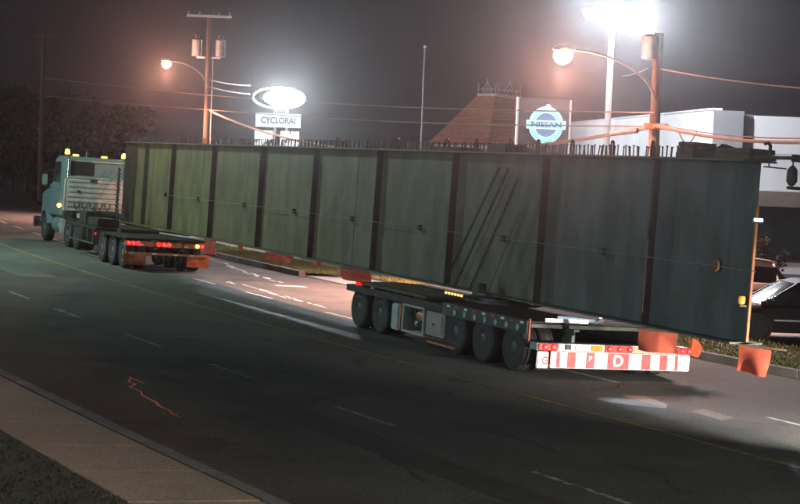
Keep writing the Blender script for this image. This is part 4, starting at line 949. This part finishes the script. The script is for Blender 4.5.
obj('ring', mb, M['emblem_lit'], NS, smooth=True)
mb = MB()
for r_ in (0.435, 0.635): mb.tube([(0.08 + r_ * 1.02 * math.cos(2 * PI * k / 36), -0.13, zc_ + r_ * 1.08 * math.sin(2 * PI * k / 36)) for k in range(37)], 0.018, 5)
obj('ring_outline', mb, M['emblem_hot'], NS)
mb = MB(); mb.box(-0.68, 0.83, -0.22, -0.182, zc_ - 0.16, zc_ + 0.17); bar_ = obj('name_bar', mb, M['emblem_hot'], NS, 0.012)
mb = MB(); mb.box(-0.63, 0.78, -0.226, -0.221, zc_ - 0.12, zc_ + 0.13); obj('name_face', mb, M['emblem_lit'], bar_)
text('lettering', 'NISSAN', 0.27, M['letter_dark'], bar_, (0.08, -0.229, zc_ + 0.005), (PI / 2, 0, 0), 0.002, 0.006, 1.28)
mb = MB(); mb.lathe([(0.06, -0.05), (0.09, 0.0), (0.05, 0.06)], 10, 'z', (0.12, -0.3, zc_ + 0.70)); obj('top_lamp', mb, emit('sign_lamp', (0.85, 0.85, 1.0), 8), NS, smooth=True)
lamp('sign_light', NS, (0.12, -0.5, zc_ + 0.72), 4, (0.8, 0.86, 1.0), 0.1)

# ------------------------------------------------------------------ buildings
def frame_at(origin, xdir):
    xd = Vector((xdir[0], xdir[1], 0)).normalized(); yd = Vector((-xd.y, xd.x, 0))
    return Matrix((xd, yd, Vector((0, 0, 1)))).transposed()
# dealership: a long white side wall running away from its front corner, grey front
cn = at(714, 109.5, 65); zb = -0.35
rear = at(463, 146.5, 150)
DB = thing('dealership_building', 'long flat-roofed white building with a grey panelled front and dark windows', 'building', (cn.x, cn.y, zb))
Hh = cn.z - zb
wv = Vector((rear.x - cn.x, rear.y - cn.y, 0)); wl = wv.length; wd = wv.normalized()
# side wall split into cladding panels, in a frame with x along the wall
def wall_piece(name, parent, p, direction, x0, x1, z0, z1, t, m, bevel=0.0):
    dv = Vector((direction[0], direction[1], 0)).normalized(); nv = Vector((-dv.y, dv.x, 0))
    mb = MB(); vs = []
    for z in (z0, z1):
        for (a, b) in ((x0, t[0]), (x1, t[0]), (x1, t[1]), (x0, t[1])):
            w = Vector(p) + dv * a + nv * b; vs.append((w.x, w.y, z))
    mb.add(vs, [(3, 2, 1, 0), (4, 5, 6, 7), (0, 1, 5, 4), (1, 2, 6, 5), (2, 3, 7, 6), (3, 0, 4, 7)])
    return obj(name, mb, m, parent, bevel)
side = wall_piece('side_wall', DB, (0, 0, 0), wd, 0.0, wl, 0.0, Hh, (-0.3, -0.02), M['wall_white'])
npan = 18
for i in range(npan):
    a, b = wl * i / npan, wl * (i + 1) / npan
    wall_piece('panel', side, (0, 0, 0), wd, a + 0.03, b - 0.03, 0.02, Hh - 0.14, (-0.019, 0.02), M['wall_white'])
wall_piece('coping', side, (0, 0, 0), wd, 0.0, wl, Hh, Hh + 0.06, (-0.34, 0.05), M['wall_white'])
# front
fd = Vector((1, 0.06, 0)).normalized()
def fpx(px): return (at(px, 150, 65).x - cn.x)
fr = wall_piece('front_wall', DB, (0, 0, 0), fd, 0.0, fpx(743), 0.0, Hh - 0.02, (0.0, 0.3), M['wall_grey'])
wall_piece('shaded_recess', DB, (0, 0, 0), fd, fpx(743) + 0.002, fpx(756), 0.0, Hh - 0.12, (0.45, 0.75), M['wall_dark'])  # recess between the fronts, its shade put into a dark colour
f2 = wall_piece('front_wall', DB, (0, 0, 0), fd, fpx(756), 26.0, at(780, 192, 65).z - zb, Hh - 0.16, (0.25, 0.6), M['wall_pale'])
z0 = at(780, 192, 65).z - zb; pw_ = 1.9
for i in range(12):
    for k in range(2):
        a = fpx(756) + i * pw_; zz0 = z0 + 0.02 + k * (Hh - 0.2 - z0) / 2; zz1 = z0 - 0.02 + (k + 1) * (Hh - 0.2 - z0) / 2
        wall_piece('panel', f2, (0, 0, 0), fd, a + 0.015, a + pw_ - 0.015, zz0, zz1, (0.225, 0.249), M['wall_pale'])
for k in range(4):
    wall_piece('panel', fr, (0, 0, 0), fd, 0.02, fpx(743) - 0.02, 0.02 + k * (Hh - 0.1) / 4, (k + 1) * (Hh - 0.1) / 4, (-0.025, -0.002), M['wall_grey'])
zB = at(780, 207, 65).z - zb
wall_piece('brown_band', DB, (0, 0, 0), fd, fpx(756), 26.0, zB, z0 - 0.003, (0.05, 0.6), M['brown_band'])
zw = at(780, 262, 65).z - zb
for i in range(9):
    a = fpx(757) + i * 2.3
    wf = wall_piece('window', DB, (0, 0, 0), fd, a, a + 2.27, zw, zB - 0.003, (0.40, 0.46), M['frame_dark'])
    wall_piece('pane', wf, (0, 0, 0), fd, a + 0.06, a + 2.20, zw + 0.06, zB - 0.06, (0.385, 0.399), M['glass'])
wall_piece('window_wall', DB, (0, 0, 0), fd, fpx(779), 26.0, 0.0, zw - 0.004, (0.10, 0.6), M['wall_white'])
wall_piece('window_sill', DB, (0, 0, 0), fd, fpx(778.5), 26.0, zw - 0.003, zw + 0.05, (0.02, 0.398), M['frame_dark'])
wall_piece('entrance_wall', DB, (0, 0, 0), fd, fpx(757), fpx(778.8), 0.0, zw - 0.004, (0.2, 0.6), M['wall_dark'])
mb = MB()
far_r = Vector((26 * fd.x, 26 * fd.y, 0)); back = wd * wl
q3 = [(0, 0.5), (far_r.x, far_r.y + 0.5), (far_r.x + back.x, far_r.y + back.y), (back.x + 0.5, back.y)]
mb.add([(x, y, Hh - 0.4) for x, y in q3], [(0, 1, 2, 3)]); obj('roof', mb, M['lot'], DB)

# restaurant with a truncated pyramid roof
Yp = 112
def pt(px, py, Y): return at(px, py, Y)
c0 = pt(478, 95.5, Yp); c1 = pt(496, 92.5, Yp - 1.0); c2 = pt(521, 94.5, Yp + 2.0)
zt = c0.z
PR = thing('pyramid_roof_building', 'restaurant under a brown truncated pyramid roof with iron cresting on top', 'building', (c1.x, c1.y, -0.35))
O = PR.location.copy()
top = [(c0.x, c0.y), (c1.x, c1.y), (c2.x, c2.y), (c0.x + c2.x - c1.x, c0.y + c2.y - c1.y + 1.5)]
e0 = pt(428, 142.5, Yp); e1 = pt(488, 142, Yp - 4.5); e2 = pt(566, 142, Yp + 2.5)
ez = e0.z - 0.1
eav = [(e0.x, e0.y), (e1.x, e1.y), (e2.x, e2.y), (e0.x + e2.x - e1.x, e0.y + e2.y - e1.y + 3)]
T = [Vector((x, y, zt)) - O for x, y in top]; E_ = [Vector((x, y, ez)) - O for x, y in eav]
mb = MB(); mb.add(T + E_, [(0, 1, 2, 3), (4, 5, 1, 0), (5, 6, 2, 1), (6, 7, 3, 2), (7, 4, 0, 3), (7, 6, 5, 4)])
rf = obj('roof', mb, M['shingle'], PR)
for i in range(2):                                          # courses of shingles as shallow steps
    a0, a1, b0, b1 = T[i], T[i + 1], E_[i], E_[i + 1]
    nrm = (b1 - b0).cross(a0 - b0).normalized()
    if nrm.y > 0: nrm = -nrm
    mb = MB(); nC = 15
    for k in range(nC):
        u0, u1 = k / nC, (k + 0.97) / nC
        p = [b0.lerp(a0, u0), b1.lerp(a1, u0), b1.lerp(a1, u1), b0.lerp(a0, u1)]
        mb.add([p[0] + nrm * .05, p[1] + nrm * .05, p[2] + nrm * .015, p[3] + nrm * .015, p[0] + nrm * .005, p[1] + nrm * .005], [(0, 1, 2, 3), (4, 5, 1, 0)])
    tag(obj('shingle_courses', mb, M['shingle'], rf), kind='stuff')
mb = MB()
for i in range(2):
    mb.tube([T[i] + Vector((0, 0, 0.04)), T[i + 1] + Vector((0, 0, 0.04))], 0.10, 6)
obj('roof_curb', mb, M['fascia'], rf)
cr = MB()
def crest(a, b):
    ax = b - a; zz = Vector((0, 0, 1)); t_ = []
    for u in (0.02, 0.98): cr.tube([a + ax * u, a + ax * u + zz * 0.68], 0.035, 5)
    for u in (0.25, 0.75): cr.tube([a + ax * u, a + ax * u + zz * 0.45], 0.025, 5)
    cr.tube([a + zz * 0.3, b + zz * 0.3], 0.025, 5)
    cr.tube([a + ax * 0.22, a + ax * 0.5 + zz * 0.85, a + ax * 0.78], 0.035, 5)
    cr.tube([a + ax * 0.36, a + ax * 0.5 + zz * 0.5, a + ax * 0.64], 0.025, 5)
    cr.tube([a + ax * 0.5, a + ax * 0.5 + zz * 1.0], 0.022, 5)
crest(T[0] + Vector((0, 0, .12)), T[1] + Vector((0, 0, .12))); crest(T[1] + Vector((0.15, 0, .12)), T[2] + Vector((0, 0, .12)))
obj('cresting', cr, M['cresting'], PR)
mb = MB()
cx = sum(e.x for e in E_) / 4; cy = sum(e.y for e in E_) / 4
W_ = [Vector((cx + (e.x - cx) * 0.9, cy + (e.y - cy) * 0.9, 0)) for e in E_]
mb.add([w for w in W_] + [Vector((w.x, w.y, ez - O.z - 0.02)) for w in W_], [(0, 1, 5, 4), (1, 2, 6, 5), (2, 3, 7, 6), (3, 0, 4, 7)]); wl_ = obj('wall', mb, M['fascia'], PR)
mb = MB(); mb.tube([E_[0] + Vector((0, 0, -0.12)), E_[1] + Vector((0, 0, -0.12)), E_[2] + Vector((0, 0, -0.12))], 0.13, 6); obj('gutter', mb, M['fascia'], PR)

# ------------------------------------------------------------------ parked cars
def car(label, pos, yaw, m, group, suv=True):
    t = thing('parked_car', label, 'car', pos, yaw, group)
    # x = forward, y = left; a lower body and a glasshouse shaped by cross-sections
    def section(x, w, z0, z1, tw, crown):
        return [(x, -w, z0), (x, -w * 1.0, (z0 + z1) * 0.55), (x, -tw, z1 - crown), (x, -tw * 0.8, z1), (x, tw * 0.8, z1), (x, tw, z1 - crown), (x, w, (z0 + z1) * 0.55), (x, w, z0)]
    def loft(secs):
        mb = MB(); n = 8
        for sct in secs: mb.v += sct
        for i in range(len(secs) - 1):
            for k in range(n):
                k2 = (k + 1) % n; mb.f.append((i * n + k, i * n + k2, (i + 1) * n + k2, (i + 1) * n + k))
        mb.f.append(tuple(range(n))); mb.f.append(tuple((len(secs) - 1) * n + k for k in range(n - 1, -1, -1)))
        return mb
    hb = 1.02
    body = loft([section(-2.30, 0.80, 0.42, 0.95, 0.76, .08), section(-2.2, 0.88, 0.30, hb, 0.84, .08), section(-1.0, 0.92, 0.26, hb + 0.02, 0.87, .07), section(0.9, 0.92, 0.26, hb, 0.87, .07),
                 section(1.6, 0.90, 0.28, 0.97, 0.82, .09), section(2.15, 0.84, 0.32, 0.86, 0.72, .10), section(2.33, 0.72, 0.40, 0.72, 0.60, .08)])
    b = obj('body', body, m, t, smooth=True)
    gh = loft([section(-2.15, 0.82, hb - 0.02, hb + 0.03, 0.80, .02), section(-1.9, 0.80, hb - 0.02, 1.60, 0.64, .10), section(-1.2, 0.82, hb - 0.02, 1.70, 0.66, .08), section(0.1, 0.82, hb - 0.02, 1.67, 0.65, .08), section(0.45, 0.82, hb - 0.02, 1.58, 0.62, .08), section(1.25, 0.82, hb - 0.04, hb + 0.0, 0.76, .02)])
    g = obj('glasshouse', gh, M['glass'], t, smooth=True)
    mb = MB(); mb.prism([(-1.95, 1.615), (-1.2, 1.715), (0.1, 1.685), (0.42, 1.60), (0.42, 1.565), (0.1, 1.63), (-1.2, 1.66), (-1.95, 1.56)], 'y', -0.60, 0.60); obj('roof_panel', mb, m, g, 0.02)
    for sy in (-1, 1):
        for xa, xb_, zt_ in ((-1.95, -1.85, 1.62), (-0.62, -0.52, 1.69), (0.36, 1.2, 1.6)):
            mb = MB()
            if xb_ > 1: mb.tube([(xb_, sy * 0.80, hb), (xa, sy * 0.64, zt_ - 0.02)], 0.045, 6)
            else: mb.tube([(xa, sy * 0.83, hb), (xb_, sy * 0.655, zt_ - 0.06)], 0.045, 6)
            obj('pillar', mb, m, g)
        mb = MB(); mb.box(1.0, 1.18, sy * 0.98 - 0.09, sy * 0.98 + 0.09, 1.05, 1.19); obj('mirror', mb, m, t, 0.03)
        mb = MB(); mb.lathe([(0.02, -0.05), (0.14, -0.03), (0.15, 0.02), (0.02, 0.05)], 12, 'x', (2.13, sy * 0.62, 0.70)); obj('headlight', mb, M['lens_clear'], t, smooth=True)
        mb = MB(); mb.box(-2.30, -2.20, sy * 0.76 - 0.08, sy * 0.76 + 0.08, 0.72, 0.98); obj('tail_lamp', mb, M['red_refl'], t, 0.02)
        mb = MB(); mb.box(-0.5, 0.95, sy * 0.922 - 0.012, sy * 0.922 + 0.012, 0.58, 0.62); obj('door_trim', mb, M['galv'], t)
        for sx in (-1.4, 1.42):
            key = 'car'
            if key not in WM: WM[key] = (tyre_mesh(0.36, 0.23), rim_mesh(0.36, 0.23, M['rim']))
            wo = obj('wheel', WM[key][1], None, t, loc=(sx, sy * 0.84, 0.36)); wo.rotation_euler = (0, 0, PI / 2 if sy > 0 else -PI / 2)
            obj('tyre', WM[key][0], None, wo)
            mb = MB(); mb.lathe([(0.43, 0.0), (0.43, sy * 0.03), (0.37, sy * 0.03)], 20, 'y', (sx, sy * 0.90, 0.36)); obj('wheel_arch', mb, M['rubber'], t)
    mb = MB(); mb.box(2.26, 2.36, -0.45, 0.45, 0.60, 0.72); obj('grille', mb, M['chassis'], t, 0.02)
    mb = MB(); mb.box(2.30, 2.335, -0.24, 0.24, 0.45, 0.55); obj('number_plate', mb, M['sign_white'], t)
    return t
CG = 'cars parked in the lot behind the girder end'
p = at(699, 310, 47); c_ = car('silver hatchback in the lot, tail showing past the girder end', (p.x, p.y, gz(p.x, p.y) + 0.03), math.radians(186), M['car_grey'], CG); c_.scale = (1, 1, 0.9)
p = at(802, 330, 40); c_ = car('low black car nearest the grass verge right of the girder end', (p.x, p.y, gz(p.x, p.y) + 0.03), math.radians(184), M['car_black'], CG); c_.scale = (1, 1, 0.84)

# assumed escort car, unseen past the frame's right edge, lighting rear board and road
q = G(2.2, -13.2); assumed_escort = car('assumed unseen white escort car following the load with its headlights on', (q.x, q.y, q.z), math.atan2(U.y, U.x), M['wall_white'], None)
for sy in (-0.62, 0.62):
    lamp('assumed_headlight_beam', assumed_escort, (2.40, sy, 0.70), 5200, (1.0, 0.94, 0.84), 0.06, 66, (1, 0.05 * sy, -0.14), 1.0)

# ------------------------------------------------------------------ trees and shrubs
def crown_mesh(name, rx, rz, n, leaf, m, seed, lobes=9):
    rnd = random.Random(seed); cs = []
    for _ in range(lobes):
        a = rnd.uniform(0, 2 * PI); u = rnd.uniform(-0.8, 0.9); r = rnd.uniform(0.3, 0.8) * math.sqrt(max(0.1, 1 - u * u))
        cs.append((Vector((rx * r * math.cos(a), rx * r * math.sin(a), rz * u)), rnd.uniform(0.3, 0.55) * rx))
    mb = MB()
    for _ in range(n):
        c, r = rnd.choice(cs)
        v = Vector((rnd.gauss(0, 1), rnd.gauss(0, 1), rnd.gauss(0, 0.8))).normalized() * r * rnd.uniform(0.35, 1.05)
        p = c + v; l = leaf * rnd.uniform(0.6, 1.4)
        a = Vector((rnd.gauss(0, 1), rnd.gauss(0, 1), rnd.gauss(0, 1))).normalized(); b = a.orthogonal().normalized()
        mb.add([p - a * l, p + b * l * 0.5, p + a * l, p - b * l * 0.5], [(0, 1, 2, 3)])
    return mb.mesh(name, m)
def tree(label, pos, h, r, crown, group, trunk_h=None):
    t = thing('tree', label, 'tree', pos, random.uniform(0, 6), group)
    th = trunk_h or h * 0.45; mb = MB()
    mb.tube([(0, 0, -0.2), (0.08, 0.05, th * 0.5), (0, 0.1, th), (0.1, 0, h * 0.8)], 0.05 * h * 0.5, 9, 0.03)
    for k in range(6):
        a = k * 1.1; z = th * (0.75 + 0.12 * k)
        mb.tube([(0, 0.05, z), (r * 0.35 * math.cos(a), r * 0.35 * math.sin(a), z + h * 0.13), (r * 0.7 * math.cos(a), r * 0.7 * math.sin(a), z + h * 0.2)], 0.05, 5, 0.015)
    obj('trunk', mb, M['bark'], t, smooth=True)
    c = obj('crown', crown, None, t, loc=(0, 0, h * 0.66))
    return t
cmA = crown_mesh('crown', 3.2, 2.6, 5200, 0.16, M['leaf'], 3, 14)
cmB = crown_mesh('crown', 3.0, 3.4, 5200, 0.15, M['leaf'], 5, 16)
TL = ['dark leafy tree beyond the road, at the left edge of the frame', 'dark leafy tree just left of the dim far utility pole', 'dark leafy tree between the far utility pole and the teal cab', 'dark leafy tree right behind the teal cab',
      'low dark tree beyond the far bend of the road', 'dark tree half hidden by the far end of the girder']
for i, (px, Yt, hh) in enumerate([(-6, 128, 6.2), (26, 133, 6.6), (62, 130, 6.0), (96, 124, 5.8), (12, 140, 7.0), (128, 126, 5.5)]):
    p = at(px, 180, Yt); tree(TL[i], (p.x, p.y, gz(p.x, p.y)), hh, 3.0, cmA if i % 2 else cmB, 'dark trees beyond the road')
cmS = crown_mesh('crown', 0.75, 0.8, 1600, 0.06, M['leaf_brown'], 9, 8)
p = at(766, 262, 56); sh = thing('shrub', 'brownish shrub against the dark wall beside the girder end', 'shrub', (p.x, p.y, gz(p.x, p.y) + 0.03))
mb = MB()
for k in range(7): mb.tube([(0, 0, 0), (0.3 * math.cos(k), 0.3 * math.sin(k), 0.7), (0.55 * math.cos(k), 0.55 * math.sin(k), 1.3)], 0.02, 5, 0.008)
obj('stems', mb, M['bark'], sh); obj('foliage', cmS, None, sh, loc=(0, 0, 1.1))
cmT = crown_mesh('crown', 1.1, 1.2, 1600, 0.08, M['leaf_brown'], 12, 8)
p = at(424, 140, 96); tree('small brownish tree at the foot of the thin bare pole', (p.x, p.y, gz(p.x, p.y)), 5.4, 1.0, cmT, None)

# ------------------------------------------------------------------ thin haze, added for the glow around the lamps
mb = MB(); mb.box(-425, 182, -112, 742, -1.6, 14.0)
me = bpy.data.meshes.new('haze'); me.from_pydata(mb.v, [], mb.f); me.update()
hz = bpy.data.objects.new('haze', me); COL.objects.link(hz); hz['kind'] = 'stuff'; hz['label'] = 'thin haze added to spread a glow around the night lamps'; hz['category'] = 'haze'
hm = bpy.data.materials.new('haze'); hm.use_nodes = True; nt = hm.node_tree
for n_ in list(nt.nodes):
    if n_.type == 'BSDF_PRINCIPLED': nt.nodes.remove(n_)
vol = nt.nodes.new('ShaderNodeVolumePrincipled'); vol.inputs['Density'].default_value = 0.00034; vol.inputs['Color'].default_value = (0.9, 0.9, 0.92, 1); vol.inputs['Anisotropy'].default_value = 0.925
nt.links.new(vol.outputs['Volume'], [n_ for n_ in nt.nodes if n_.type == 'OUTPUT_MATERIAL'][0].inputs['Volume'])
me.materials.append(hm)
